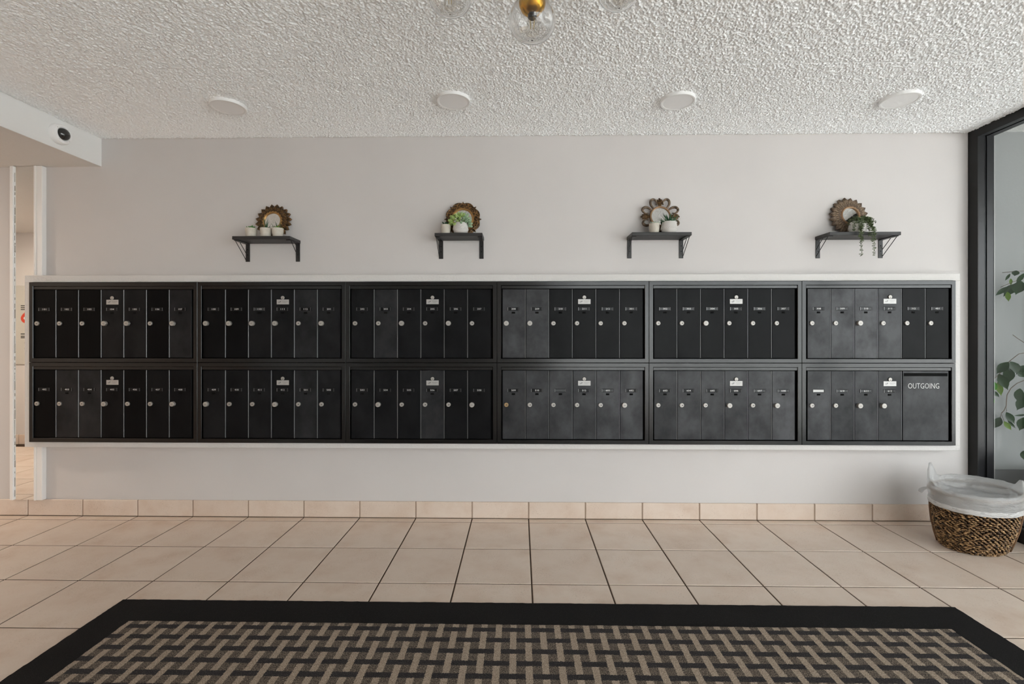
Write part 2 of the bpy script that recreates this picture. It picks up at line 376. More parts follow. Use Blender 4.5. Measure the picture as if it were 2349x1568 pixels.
# ------------------------------------------------------------------ room shell
T = .36                                     # tile pitch
XG = 2.7588; XS = -2.7656; ZC = 2.441; ZS = 2.258; YW = .012; XL = -6.5; YB = -6.2; YE = -1.955
structure(MB().box((XL, YW, -.05), (XG + .045, YW + .15, ZC + .1)).build('wall_back', WALL))
structure(MB().box((XL, YE, -.05), (XS, YE - .15, ZC + .1)).build('wall_front_alcove', WALL))
structure(MB().box((XL - .15, YE, -.05), (XL, YW, ZC + .1)).build('wall_left', WALL))
structure(MB().box((XS - .15, YB, -.05), (XS, YE - .15, ZC + .1)).build('wall_left_lobby', SOFFIT))
structure(MB().box((XS - .15, YB - .15, -.05), (.6, YB, ZC + .1)).build('wall_front', SOFFIT))
ceil_ = structure(MB().box((XS, YW, ZC), (XG + .105, YB, ZC + .1)).build('ceiling', POPCORN))
import numpy as np
def popcorn_coat(x0, x1, y0, y1, step=.0031, amp=.0052):
    rg = np.random.default_rng(3); nx, ny = int((x1 - x0) / step), int((y1 - y0) / step)
    def blur(a, k, ps=2):
        for ax in (0, 1):
            for _ in range(ps): a = sum(np.roll(a, q, ax) for q in range(-k, k + 1)) / (2 * k + 1)
        return a
    h = rg.standard_normal((ny, nx)); h = (h + .55 * (np.roll(h, 1, 0) + np.roll(h, -1, 0) + np.roll(h, 1, 1) + np.roll(h, -1, 1)) + .3 * (np.roll(h, (1, 1), (0, 1)) + np.roll(h, (-1, 1), (0, 1)) + np.roll(h, (1, -1), (0, 1)) + np.roll(h, (-1, -1), (0, 1)))); h /= h.std(); g2 = blur(rg.standard_normal((ny, nx)), 3); g2 /= g2.std()
    h = h * .92 + g2 * .18
    h = np.clip(.5 + .42 * h, 0, 1.25) * amp
    ys_ = np.linspace(y0, y1, ny); h[(np.abs(ys_ + .77) < .005)] *= .45          # drywall joint
    h[0, :] = h[-1, :] = h[:, 0] = h[:, -1] = 0
    xs = np.linspace(x0, x1, nx); ys = np.linspace(y0, y1, ny); X, Y = np.meshgrid(xs, ys)
    co = np.stack([X, Y, -h], -1).reshape(-1, 3).astype(np.float32)
    i = np.arange(ny - 1)[:, None] * nx + np.arange(nx - 1)[None, :]
    q = np.stack([i, i + nx, i + nx + 1, i + 1], -1).reshape(-1, 4).astype(np.int32); nf = len(q)
    me = bpy.data.meshes.new('popcorn_coat'); me.vertices.add(len(co)); me.vertices.foreach_set('co', co.ravel())
    me.loops.add(nf * 4); me.loops.foreach_set('vertex_index', q.ravel()); me.polygons.add(nf)
    me.polygons.foreach_set('loop_start', np.arange(0, nf * 4, 4, dtype=np.int32)); me.polygons.foreach_set('use_smooth', np.zeros(nf, dtype=bool))
    me.update(calc_edges=True); me.materials.append(POPCOAT); return me
pc = put('popcorn_coat', popcorn_coat(XS + .002, XG + .04, -1.45, YW - .001), ceil_, (0, 0, ZC - .0003)); pc['kind'] = 'stuff'
so = structure(MB().box((XL, YW, ZS + .002), (XS, YE, ZC + .1)).build('ceiling_soffit', SOFFIT))
structure(MB().box((XL, YW, ZS), (XS - .001, YE, ZS + .002)).build('ceiling_soffit_underside', SOFFIT_UNDER))
# floor: grout bed and single tiles
floor = structure(MB().box((XL, YW, -.05), (XG + .03, YB, -.0025)).build('floor', GROUT))
G = .007
def tile_mesh(w, d, bev=.0022):
    mb = MB(); h = .012
    R = []
    for i, z in ((0, -h), (0, -.0022), (.0008, -.0007), (.0030, 0)):
        R.append([(i, i, z), (w - i, i, z), (w - i, d - i, z), (i, d - i, z)])
    mb.rings(R, True, False, True); me = mb.mesh('tile', TILE); return me
YR = [0., -.0581] + [-.0581 - T * j for j in range(1, 17)]
K0 = -18
tm_full = tile_mesh(T - G, T - G); tm_strip = tile_mesh(T - G, .0581 - G / 2); WR = XG - 7 * T - G / 2
tm_rfull = tile_mesh(WR, T - G); tm_rstrip = tile_mesh(WR, .0581 - G / 2)
rest = MB()
for r in range(len(YR) - 1):
    y1, y0 = YR[r], YR[r + 1]
    for k in range(K0, 8):
        x0 = k * T + G / 2
        if x0 < XS and y0 < YE - .01: continue
        me = (tm_rstrip if k == 7 else tm_strip) if r == 0 else (tm_rfull if k == 7 else tm_full)
        if k >= -13 and r <= 7:
            put('tile', me, floor, (x0, y0 + G / 2, random.uniform(-.0003, .0003)))
        else:
            rest.add([(v.co.x + x0, v.co.y + y0 + G / 2, v.co.z) for v in me.vertices], [tuple(p.vertices) for p in me.polygons])
o = rest.build('tile_field', TILE, floor); o['kind'] = 'stuff'
# tiled skirting
bb = structure(MB().box((XL, YW, 0.0), (XG, .004, .103)).build('baseboard_back', GROUT_LIGHT))
def skirt_mesh(w): 
    mb = MB(); mb.box((0, .010, .003), (w, 0, .105), .0022); return mb.mesh('tile', TILE)
sk, skr = skirt_mesh(T - G), skirt_mesh(WR)
for k in range(K0, 8): put('tile', skr if k == 7 else sk, bb, (k * T + G / 2, 0, 0))
be = structure(MB().box((XL, YE, 0), (XS, YE + .004, .103)).build('baseboard_front', GROUT_LIGHT))
for k in range(K0, -8): put('tile', sk, be, (k * T + G / 2 + T - G, YE + .012, 0), (0, 0, PI))

# ------------------------------------------------------------------ window wall, glazed from jamb to street side
win = structure(MB().box((XG + .02, YW - .003, .003), (XG + .10, .0, ZC - .003)).build('window_1', ALU_FLAT))
def frame_bar(mb, axis, a, b, w0, w1, deep=.10):
    """storefront section: matt inner face, satin reveal, gasket groove, satin outer reveal. axis: 'z' upright, 'y' rail."""
    for mi, x0, x1, cut in ((0, 0, .004, .0), (1, .004, .042, .002), (2, .042, .047, .010), (3, .047, .053, .006), (2, .053, .058, .010), (1, .058, deep, .002)):
        mb.mi = mi
        if axis == 'z': mb.box((XG + x0, w0 - cut if w0 > w1 else w0 + cut, a), (XG + x1, w1 + cut if w0 > w1 else w1 - cut, b))
        else: mb.box((XG + x0, a, w0 + cut), (XG + x1, b, w1 - cut))
    mb.mi = 0
    return mb
FM = [ALU_FLAT, ALU, GASKET, ALU]
frame_bar(MB(), 'z', .0, ZC, 0.009, -.053).build('jamb', FM, win)
frame_bar(MB(), 'y', -.053, YB, ZC - .052, ZC).build('head', FM, win)
frame_bar(MB(), 'y', -.053, YB, .0, .078).build('sill', FM, win)
MB().box((XG + .1, -.0532, .078), (XG + .102, -.0545, ZC - .05)).build('edge_strip', SILVER, win)
for y in (-1.62, -3.2, -4.75): frame_bar(MB(), 'z', .078, ZC - .052, y, y - .052).build('mullion', FM, win)
ys = [-.055, -1.62, -3.2, -4.75, YB]
for a, b in zip(ys, ys[1:]):
    MB().box((XG + .047, (a if a == -.055 else a - .052) + .008, .07), (XG + .053, b - .008, ZC - .044)).build('pane', PANE, win)
w2 = structure(MB().box((.6, YB - .10, 0), (.65, YB, ZC)).build('window_2', ALU))
MB().box((.65, YB - .10, 0), (XG, YB, .08)).build('sill', ALU, w2)
MB().box((.65, YB - .10, ZC - .06), (XG, YB, ZC)).build('head', ALU, w2)
MB().box((1.65, YB - .10, .08), (1.71, YB, ZC - .06)).build('mullion', ALU, w2)
MB().box((XG - .02, YB - .10, 0), (XG + .10, YB, ZC)).build('jamb', ALU, w2)
MB().box((.65, YB - .055, .08), (1.65, YB - .049, ZC - .06)).build('pane', PANE, w2)
MB().box((1.71, YB - .055, .08), (XG - .02, YB - .049, ZC - .06)).build('pane', PANE, w2)

# outside: plastered return wall with shade at its foot built as a dark band, slate strip, concrete, porch roof
structure(MB().box((XG + .105, YW, .325), (7., YW + .15, 3.2)).build('wall_right', EXTWALL))
structure(MB().box((XG + .105, YW - .012, -.1), (7., YW + .15, .325)).build('baseboard_right', EXTBASE))  # dark band standing for soft shadow at the foot of the wall
structure(MB().box((XG + .105, YW, -.1), (3.3, -9., -.012)).build('terrace_floor', EXTFLOOR))
structure(MB().box((3.3, 6, -.1), (30., -40., -.02)).build('pavement', CONCRETE))
structure(MB().box((-12, YB - .3, -.1), (3.3, -40., -.02)).build('pavement.001', CONCRETE))
structure(MB().box((8.5, 6., -.1), (8.8, -5., 4.6)).build('wall_courtyard', CONCRETE))  # unseen wall, added to cut the sky light through the side window
structure(MB().box((XG + .105, YW, ZC), (5.4, -3.0, ZC + .1)).build('ceiling_porch', POPCORN))

# ------------------------------------------------------------------ mailbox wall
sur = thing('mailbox_surround', 'rough white stucco border built round the whole bank of black mailboxes', 'surround', (0, YW, 0))
mb = MB()
SX0, SX1, SZ0, SZ1 = -3.186, 2.638, .461, 1.545
for a, b in (((SX0, SZ0, ), (SX1, .4935)), ((SX0, 1.5015), (SX1, SZ1)), ((SX0, .4935), (-3.1425, 1.5015)), ((2.5995, .4935), (SX1, 1.5015))):
    m_ = MB().box((a[0], -.082, a[1]), (b[0], -.001, b[1]), .002); m_.build('border', STUCCO, sur)
UX = [-3.142, -2.071, -1.138, -.197, .739, 1.670, 2.598]
DX = [(-3.119, -2.108), (-2.041, -1.171), (-1.106, -.231), (-.164, .709), (.771, 1.638), (1.708, 2.568)]
ROWS = {0: (.997, 1.500), 1: (.495, .996)}
NUM = {(0, 0): '101 102 103 104 105 106 107', (0, 1): '108 109 110 111 112 201', (0, 2): '202 203 204 205 206 207',
       (0, 3): '208 209 210 211 212 301', (0, 4): '302 303 304 305 306 307', (0, 5): '308 309 310 311 312 401',
       (1, 0): '402 403 404 405 406 407 408', (1, 1): '409 410 411 412 501 502', (1, 2): '503 504 505 506 507 508',
       (1, 3): '509 510 - 512 601 602', (1, 4): '603 604 605 606 607 608', (1, 5): '* 610 611 612'}
SM = {(0, 0): (.02, .02, .0, .16, .14, .02, .26), (0, 1): (.06, .04, .14, .16, .32, .20), (0, 2): (.16, .40, .15, .12, .12, .11),
      (0, 3): (.70, .70, .08, .05, .05, .05), (0, 4): (.06, .06, .05, .05, .04, .05), (0, 5): (.62, .72, .8, .6, .05, .04),
      (1, 0): (.02, .28, .28, .08, .03, .08, .08), (1, 1): (.14, .10, .16, .12, .30, .20), (1, 2): (.16, .15, .13, .42, .11, .11),
      (1, 3): (.5, .6, .66, .6, .72, .7), (1, 4): (.5, .62, .6, .62, .72, .78), (1, 5): (.7, .5, .55, .5)}
BIG = {(0, 0): (3, 4, 6), (0, 1): (0, 1, 2, 3, 5), (0, 2): (2, 4), (0, 3): (0, 1), (0, 4): (2,), (0, 5): (2,), (1, 0): (3, 6), (1, 1): (0, 3), (1, 2): (1, 5), (1, 3): (5,), (1, 4): (3, 5), (1, 5): (2, 3)}
GREYLAB = {(0, 1): (2,), (0, 4): (0, 1, 2, 4), (0, 5): (1, 2), (1, 3): (2, 4), (1, 4): (4, 5), (1, 5): (1, 2)}
PLACE = ['at the tall mirror end', 'second from the tall mirror', 'third from the tall mirror', 'third from the window wall', 'second from the window wall', 'at the window end']
# meshes shared by all boxes
def lock_mesh(big, bronze=False):
    r, l = (.0152, .017) if big else (.0133, .009)
    m = MB().lathe([(r, 0), (r, l - .0015), (r - .0015, l)], 20, axis='-y', cap1=True)
    m.lathe([(r * .62, l), (r * .62, l + .0008), (r * .55, l + .001)], 16, axis='-y', cap1=True)
    m.mi = 1; m.box((-.0045, -(l + .0013), -.0012) if big else (-.001, -(l + .0013), -.0020), (.0050, -l, .0006) if big else (.0065, -l, .0022))
    m.tube([(0, -(l + .0005), -.0 + .004), (.003, -(l + .0005), .003), (.004, -(l + .0005), 0)], .0006, 4)
    me = m.mesh('lock', [BRONZELOCK if bronze else NICKEL, BLACKPRINT]); smooth_by_angle(me); return me
LOCK = {b: lock_mesh(b) for b in (False, True)}; LOCKB = lock_mesh(False, True)
def holder_mesh(ins):
    w, h = .0365, .0107; m = MB()
    m.rects([(0, 0), (.0003, -.0022), (.0028, -.0022), (.0032, -.0010)], -w, -h, w, h)
    m.mi = 1; m.box((-w + .003, -.0012, -h + .0026), (w - .003, -.0004, h - .0026))
    m.mi = 2; m.box((-w + .0005, -.0027, -h + .001), (-w + .0042, -.0018, h - .001), .0004); m.box((w - .0052, -.0027, -h + .001), (w - .0036, -.0018, h - .001), .0003)
    return m.mesh('name_holder', [HOLDER, ins, EDGE])
HOLD = {k: holder_mesh(i) for k, i in (('b', INSERT), ('g', GREYINSERT), ('w', WHITEPRINT))}
SLOT = MB().box((-.0105, -.0012, -.0056), (.0105, .0, .0056), .0004).mesh('peep_slot', DARK)
def plate_mesh():
    m = MB().box((-.0385, -.0013, -.015), (.0385, 0, .015), .0005); y = -.0016
    m.mi = 1                                              # small flag-like mark and two lines of tiny print
    m.add([(-.0285, y, -.0045), (-.0165, y, -.0045), (-.0165, y, -.0028), (-.0235, y, -.0028), (-.0235, y, .0035), (-.0265, y, .0005), (-.0265, y, -.0028), (-.0285, y, -.0028)], [(0, 1, 2, 3, 6, 7), (3, 4, 5, 6)])
    m.add([(-.0195, y, -.002), (-.017, y, -.002), (-.016, y, .0), (-.0115, y, .0012), (-.010, y, .005), (-.0195, y, .0042)], [(0, 1, 2, 3, 4, 5)])
    for x in range(11): m.box((-.004 + x * .0033, y, .0028), (-.004 + x * .0033 + .0024, y + .0004, .0046))
    m.box((.000, y, -.0058), (.024, y + .0004, -.0051)); m.box((.003, y, -.0022), (.021, y + .0004, -.0017))
    return m.mesh('maker_plate', [SILVER, mat('grey_print', (.12, .12, .12), .6)])
PLATE = plate_mesh()
def arrow_mesh():
    m = MB().lathe([(.0140, 0), (.0140, .0006)], 18, axis='-y', cap1=True)
    m.mi = 1; m.lathe([(.0112, 0), (.0112, .004), (.0100, .005)], 18, axis='-y', cap1=True)
    m.mi = 0; m.box((-.001, -.0056, -.009), (.001, -.0048, -.002))
    me = m.mesh('master_lock', [DARK, NICKEL]); smooth_by_angle(me); return me
ARROW = arrow_mesh()
FR = .0262
for (row, c), nums in NUM.items():
    zb, zt = ROWS[row]; x0, x1 = UX[c], UX[c + 1]; w, h = x1 - x0, zt - zb
    ns = nums.split(); first, last = [n for n in ns if n.isdigit()][0], [n for n in ns if n.isdigit()][-1]
    up = 'upper' if row == 0 else 'lower'
    lab = 'black bank of %s mailboxes %s to %s, %s row, %s' % ({7: 'seven', 6: 'six'}[len(ns)] if len(ns) > 4 else 'four', first, last, up, PLACE[c])
    if (row, c) == (1, 5): lab = 'grey bank with four mailboxes up to 612 and the wide OUTGOING mail slot door'
    u = thing('mailbox_bank', lab, 'mailboxes', (x0, YW, zb), group='mailbox banks in the wall')
    yo = -YW
    g = .0006
    MB().rects([(g, yo - .002), (g, yo - .0835), (g + .0015, yo - .085), (FR - .002, yo - .085), (FR, yo - .0825), (FR, yo - .066)], 0, 0, w, h).build('frame', MAILFRAME, u)
    MB().box((.01, yo - .06, .01), (w - .01, yo - .064, h - .01)).build('back_panel', DARK, u)
    hx0, hx1 = DX[c][0] - x0, DX[c][1] - x0
    MB().box((FR + .001, yo - .066, h - FR - .0185), (w - FR - .001, yo - .0815, h - FR - .0008), .0008).build('header_strip', MAILFRAME, u)
    dz0, dz1 = FR + .003, h - FR - .0215
    n = len(ns) if (row, c) != (1, 5) else 6
    pitch = (hx1 - hx0) / n; dw = pitch - .0072; dh = dz1 - dz0
    dm = MB().box((0, 0, 0), (dw, -.0095, dh), .0012).mesh('door', MAIL)
    dv = MB().box((0, 0, 0), (.0040, -.0100, dh), .0013).mesh('divider', EDGE)
    ydoor = yo - .067
    for i, num in enumerate(ns):
        d = put('door', dm, u, (hx0 + i * pitch + .0012, ydoor, dz0)); d['smudge'] = SM[(row, c)][i]
        if i < n - 1: put('divider', dv, u, (hx0 + i * pitch + .0012 + dw + .0006, ydoor, dz0))
        yf = -.0095; big = i in BIG[(row, c)]
        lk = put('lock', LOCKB if num == '509' else LOCK[big], d, (.0235, yf, dh - .2115))
        if num == '509': lk['label'] = 'tarnished brass lock'
        kind = 'w' if num == '*' else ('g' if i in GREYLAB.get((row, c), ()) else 'b')
        put('name_holder', HOLD[kind], d, (dw / 2 - .002, yf, dh - .1225))
        put('peep_slot', SLOT, d, (dw / 2 - .002, yf, dh - .1455))
        if num.isdigit(): 
            put('number', tm_, d, (dw / 2 - .001, yf - .0013, dh - .1222)).data.materials.append(WHITEPRINT) if (tm_ := text_mesh(num, w=.0265 if '1' not in num else .0245, h=.0105, off=.00005)) else None
        if i == 3:
            put('master_lock', ARROW, d, (dw / 2, yf, dh - .0512)); put('maker_plate', PLATE, d, (dw / 2, yf, dh - .0775))
    if (row, c) == (1, 5):
        ox = hx0 + 4 * pitch + .004; ow = 2 * pitch - .011
        d = MB().box((0, 0, 0), (ow, -.0095, dh), .0012).build('outgoing_door', MAIL, u, (ox, ydoor, dz0)); d['smudge'] = .55
        sl = MB(); sl.box((.006, -.0101, dh - .0315), (ow - .006, -.0092, dh - .0125), .0004); sl.build('mail_slot', DARK, d)
        tm_ = text_mesh('OUTGOING', w=.187, h=.0325, size=.04, off=-.0003); tm_.materials.append(WHITEPRINT)
        put('lettering', tm_, d, (ow * .455, -.0099, dh - .0905))
        scm = MB().lathe([(.0022, 0), (.0018, .0012)], 8, axis='-y', cap1=True).mesh('screw', BLACKMETAL)
        for sx, sz in ((.0045, .139), (.064, .139), (.0065, .279), (.066, .279)): put('screw', scm, d, (sx + .004, -.0095, dh - sz))

# ------------------------------------------------------------------ wall shelves
def shelf(xc, zt, wd, lab):
    r = thing('wall_shelf', lab, 'shelf', (xc, YW, zt), group='black bracket shelves above the mailboxes')
    MB().box((-wd / 2, 0, -.020), (wd / 2, -.142, 0), .0012).build('board', BLACKWOOD, r)
    for sgn in (-1, 1):
        xb = sgn * (wd / 2 - .0165)
        m = MB(); m.box((-.0135, 0, -.136), (.0135, -.004, -.0205), .001); m.box((-.0135, 0, -.0245), (.0135, -.128, -.0205), .001)
        m.mi = 1
        for dz in (-.058, -.092): m.lathe([(.0032, .004), (.0032, .0048), (.0015, .005)], 10, (0, 0, dz), '-y', cap1=True)
        b = m.build('bracket', [BLACKMETAL, DARK], r, (xb, 0, 0))
        for y, z in ((-.070, -.082), (-.117, -.125)):
            MB().tube([(sgn * .011, y, -.023), (sgn * .011, -.003, z)], .0022, 6).build('strut', BLACKMETAL, b)
ZSH = [1.7755, 1.791, 1.791, 1.7885]
shelf(-1.645, ZSH[0], .358, 'black wooden bracket shelf holding three small beige succulent pots')
shelf(-.430, ZSH[1], .292, 'short black bracket shelf holding the leafy sedum bowl')
shelf(.804, ZSH[2], .360, 'black bracket shelf holding the spiky aloe bowl')
shelf(2.021, ZSH[3], .424, 'longest black bracket shelf, holding the trailing plant near the window')

# ------------------------------------------------------------------ carved mirrors leaning on the shelves
LEAN = -.13
def disc(mb, r, y, z, n=40): mb.add([(r * math.cos(2 * PI * i / n), y, z + r * math.sin(2 * PI * i / n)) for i in range(n)], [tuple(range(n))])
def ring_torus(mb, R, r, z, y, n=40, k=8, flat=1.):
    rings = []
    for i in range(n + 1):
        a = 2 * PI * i / n
        rings.append([((R + r * math.cos(2 * PI * j / k)) * math.cos(a), y - r * flat * math.sin(2 * PI * j / k), z + (R + r * math.cos(2 * PI * j / k)) * math.sin(a)) for j in range(k)])
    mb.rings(rings)
def petal(r0, r1, w, y0, y1, tip=.8):
    """one carved petal along +z, folded along its midrib"""
    m = MB(); R = []
    for t, k, yy in ((0, .72, y0), (.3, .92, (y0 + y1) / 2 - .003), (.52, 1., y1 - .003), (.78, .64, y1), (1, .03, y1 + .003)):
        z = r0 + (r1 - r0) * t; a = w / 2 * k
        R.append([(-a, yy + .004, z), (-a * .5, yy - .0015, z), (0, yy - .0005 if t < .9 else yy, z), (a * .5, yy - .0015, z), (a, yy + .004, z), (a, yy + .012, z), (-a, yy + .012, z)])
    m.rings(R, True, True, True); return m
def mirror_root(lab, x, zs, y=-.031): return thing('decorative_mirror', lab, 'mirror', (x, y, zs), (LEAN, 0, 0), group='carved bronze mirrors on the shelves')
def sunburst(x, zs, R, rg, lab, bronze, rim, phase):
    r = mirror_root(lab, x, zs); zc = R + .001
    m = MB().lathe([(rg + .004, -.002), (R * .70, -.002), (R * .70, .004), (rg + .002, .006)], 40, (0, 0, zc), '-y'); m.build('back_plate', bronze, r)
    pm = petal(R * .60, R, R * .285, -.006, -.004).mesh('petal', bronze); pi = petal(rg + .003, R * .78, R * .17, -.009, -.010).mesh('petal', bronze)
    for i in range(20):
        a = phase + 2 * PI * i / 20
        p = put('petal', pm, r, (0, 0, zc), (0, a, 0)); p.scale = (1, 1, random.uniform(.965, 1.0))
        put('petal', pi, r, (0, 0, zc), (0, a + PI / 20, 0))
        put('petal', pi, r, (0, -.001, zc), (0, a, 0)).scale = (.8, 1, .93)
    m = MB(); ring_torus(m, rg + .004, .0058, zc, -.012); ring_torus(m, rg + .012, .003, zc, -.011); me = m.mesh('rim', rim, True); put('rim', me, r)
    m = MB(); disc(m, rg, -.0095, zc); m.build('mirror_plate', MIRROR, r)
sunburst(-1.628, ZSH[0], .1165, .0515, 'dark bronze sunflower mirror behind the three small succulent pots', BRONZE, GOLDRIM, PI / 20)
sunburst(2.004, ZSH[3], .1225, .0495, 'pale bronze sunflower mirror behind the trailing plant, near the window', BRONZE_PALE, BROWNRIM, PI / 20)
# scalloped mirror
def scallop(x, zs, R, rg, lab):
    r = mirror_root(lab, x, zs); zc = R * .93; n = 200; out = []
    for i in range(n):
        a = 2 * PI * i / n; t = ((a - PI / 2) / (PI / 4)) % 1.; e = min(t, 1 - t)
        k = .875 + .095 * math.sin(PI * min(1, max(0, (t - .10) / .80))) ** .8 + .135 * math.exp(-e / .055)
        out.append((a, R * k))
    R_ = []
    for f, y in ((1., 0), (1., -.007), (.985, -.010), (.90, -.012), (.80, -.010), (.70, -.013)):
        R_.append([(((rr - rg) * f + rg if f < .95 else rr * f) * math.cos(a), y, zc + ((rr - rg) * f + rg if f < .95 else rr * f) * math.sin(a)) for a, rr in out])
    R_.append([(rg * 1.02 * math.cos(a), -.012, zc + rg * 1.02 * math.sin(a)) for a, rr in out])
    MB().rings(R_).build('frame', BRONZE, r, smooth=False)
    def curl(sign, r0, r1, wid):
        pts = []
        for i in range(15):
            t = i / 14; a = sign * (.06 + wid * math.sin(PI * t * .9)); rr = r0 + (r1 - r0) * t
            pts.append((math.sin(a) * rr, -.0125 - .002 * math.sin(PI * t), math.cos(a) * rr))
        return MB().tube(pts, [.0007 + .0012 * math.sin(PI * i / 14) for i in range(15)], 6)
    cm = {(s, q): curl(s, rg + .012, R * .93 if q else R * .80, .33 if q else .20).mesh('scroll', OLDGOLD, True) for s in (-1, 1) for q in (0, 1)}
    for k in range(8):
        for s in (-1, 1):
            for q in (0, 1): put('scroll', cm[(s, q)], r, (0, 0, zc), (0, k * PI / 4, 0))
    m = MB(); ring_torus(m, rg + .004, .0045, zc, -.014); ring_torus(m, rg + .011, .0025, zc, -.013); put('rim', m.mesh('rim', GOLDRIM, True), r)
    m = MB(); disc(m, rg, -.013, zc); m.build('mirror_plate', MIRROR, r)
scallop(-.416, ZSH[1], .117, .058, 'scalloped dark bronze mirror behind the leafy sedum bowl')
# open scroll mirror
def baroque(x, zs, R, rg, lab):
    r = mirror_root(lab, x, zs); zc = R * .99; rr = rg + .006
    def cscroll(s):
        pts = []; cz, rad = R * .745, R * .235
        ca = s * .40
        for i in range(22):
            t = i / 21; a = -2.6 + t * 5.0; q = rad * (1. - .42 * max(0, t - .55) / .45)
            lx = math.sin(a) * q * .80; lz = math.cos(a) * q
            if t < .12: lz -= (.12 - t) * R * .55
            pts.append((s * lx * -1., -.008 - .004 * math.sin(PI * t), cz + lz))
        rot = Matrix.Rotation(ca, 3, 'Y'); pts = [rot @ Vector(p) for p in pts]
        return MB().tube(pts, [.0052 + .0056 * math.sin(PI * min(1, i / 17)) for i in range(22)], 8, flat=.8)
    def acan():
        m = MB()
        for j, (a, l, w) in enumerate(((0, .40, .017), (.26, .35, .013), (-.26, .35, .013), (.52, .29, .012), (-.52, .29, .012))):
            d = Vector((math.sin(a), 0, math.cos(a))); sd = Vector((math.cos(a), 0, -math.sin(a))); b0 = Vector((0, -.004, rg + .008)); L = R - rg - .008
            R_ = []
            for t, k, yy in ((0, .6, -.004), (.4, .8, -.009), (.8, 1., -.011), (1., .55, -.004)):
                c = b0 + d * (L * (l / .40) * t) + Vector((0, yy, 0)) ; R_.append([c - sd * w * k / 2 + Vector((0, .004, 0)), c, c + sd * w * k / 2 + Vector((0, .004, 0)), c + Vector((0, .007, 0))])
            m.rings(R_, True, True, True)
        return m
    cm = {s: cscroll(s).mesh('scroll', BRONZE_PALE, True) for s in (-1, 1)}; am = acan().mesh('acanthus', BRONZE)
    for k in range(4):
        put('acanthus', am, r, (0, 0, zc), (0, k * PI / 2, 0))
        for s in (-1, 1): put('scroll', cm[s], r, (0, 0, zc), (0, k * PI / 2, 0))
    MB().lathe([(rg - .003, .0), (rg + .010, .0), (rg + .012, .005), (rg + .006, .008), (rg - .003, .006)], 40, (0, 0, zc), '-y').build('back_plate', BRONZE, r)
    m = MB(); ring_torus(m, rr - .001, .0058, zc, -.011); put('rim', m.mesh('rim', BROWNRIM, True), r)
    m = MB(); disc(m, rg, -.0095, zc); m.build('mirror_plate', MIRROR, r)
baroque(.826, ZSH[2], .122, .056, 'open scrollwork bronze mirror behind the spiky aloe bowl')

# ------------------------------------------------------------------ pots and plants on the shelves
def pot_mesh(r, h):
    me = MB().lathe([(r * .72, 0), (r * .86, h * .12), (r * .97, h * .55), (r, h), (r * .93, h), (r * .90, h * .82)], 24, cap0=True).mesh('pot', POT); smooth_by_angle(me, 40); return me
def soil(r, h, root): MB().lathe([(r, h), (.001, h + .003)], 16).build('soil', SOIL, root)
def bowl_mesh(r, h):
    me = MB().lathe([(r * .70, 0), (r * .93, h * .14), (r, h * .42), (r * .965, h * .72), (r * .86, h * .95), (r * .82, h), (r * .76, h * .97), (r * .78, h * .8)], 32, cap0=True).mesh('bowl', BOWL); smooth_by_angle(me, 50); return me
def relief(r, h):
    m = MB()
    for row in range(4):
        for i in range(30):
            a = 2 * PI * (i + .5 * (row % 2)) / 30; z = h * (.36 + .11 * row); q = r * (1.0 - .10 * max(0, row - 1) / 2 * .6)
            m.ell((q * math.cos(a), q * math.sin(a), z), .0028, .0028, .0034, 6, 4)
    return m
def blade(L, w, bend, thick=.25):
    """thin tapering leaf along +z bending towards +x"""
    m = MB(); R = []
    for t in (0, .25, .5, .75, 1.):
        x = bend * t * t * L; z = L * t * (1 - .15 * abs(bend) * t); a = w / 2 * (1 - t) ** .7 + .0003
        R.append([(x, -a, z), (x - a * thick, 0, z), (x, a, z), (x + a * thick * 1.6, 0, z)])
    m.rings(R, True, True, True); return m
def pad(L, w):
    """plump succulent leaf along +z"""
    m = MB(); R = []
    for t, k in ((0, .35), (.3, .8), (.6, 1.), (.85, .7), (1., .08)):
        a = w / 2 * k; R.append([(-a * .1 , -a, L * t), (-a * .45, 0, L * t), (-a * .1, a, L * t), (a * .45, 0, L * t)])
    m.rings(R, True, True, True); return m
def leaves(root, me_list, n, z, r, tilt0, tilt1, seed, smin=.7):
    rnd = random.Random(seed)
    for i in range(n):
        f = i / max(1, n - 1); a = i * 2.39996 + rnd.uniform(-.2, .2); ti = tilt0 + (tilt1 - tilt0) * f + rnd.uniform(-.08, .08)
        o = put('leaf', me_list[i % len(me_list)], root, (math.cos(a) * r * f, math.sin(a) * r * f, z), (0, ti, 0))
        o.rotation_euler = (Matrix.Rotation(a, 3, 'Z') @ Matrix.Rotation(ti, 3, 'Y')).to_euler(); k = rnd.uniform(smin, 1.); o.scale = (k, k, k)
PY = -.094
def small_pot(x, zs, lab, r=.0335, h=.0545, name='potted_succulent', yy=PY):
    t = thing(name, lab, 'potted plant', (x, yy, zs), group='small potted succulents'); put('pot', pot_mesh(r, h), t); soil(r * .9, h * .85, t); return t
t = small_pot(-1.726, ZSH[0], 'small beige pot with a flat clump of green leaves, nearest the shelf edge by the mirror side')
t['label'] = 'small beige pot with a low flat-topped clump of green leaves, clear of the mirror'
leaves(t, [pad(.030, .016).mesh('leaf', MIDGREEN)], 14, .046, .010, .15, .8, 1); leaves(t, [blade(.034, .005, .2).mesh('leaf', DARKLEAF)], 10, .048, .010, 1.0, 1.15, 2)
t = small_pot(-1.634, ZSH[0], 'small beige pot with tall dark aloe spikes in front of the sunflower mirror')
leaves(t, [blade(.082, .009, .12).mesh('leaf', ALOE), blade(.066, .008, .2).mesh('leaf', ALOE)], 15, .047, .012, .05, .85, 5)
t = small_pot(-1.559, ZSH[0], 'small beige pot with bright lime leaves and a few dark spikes')
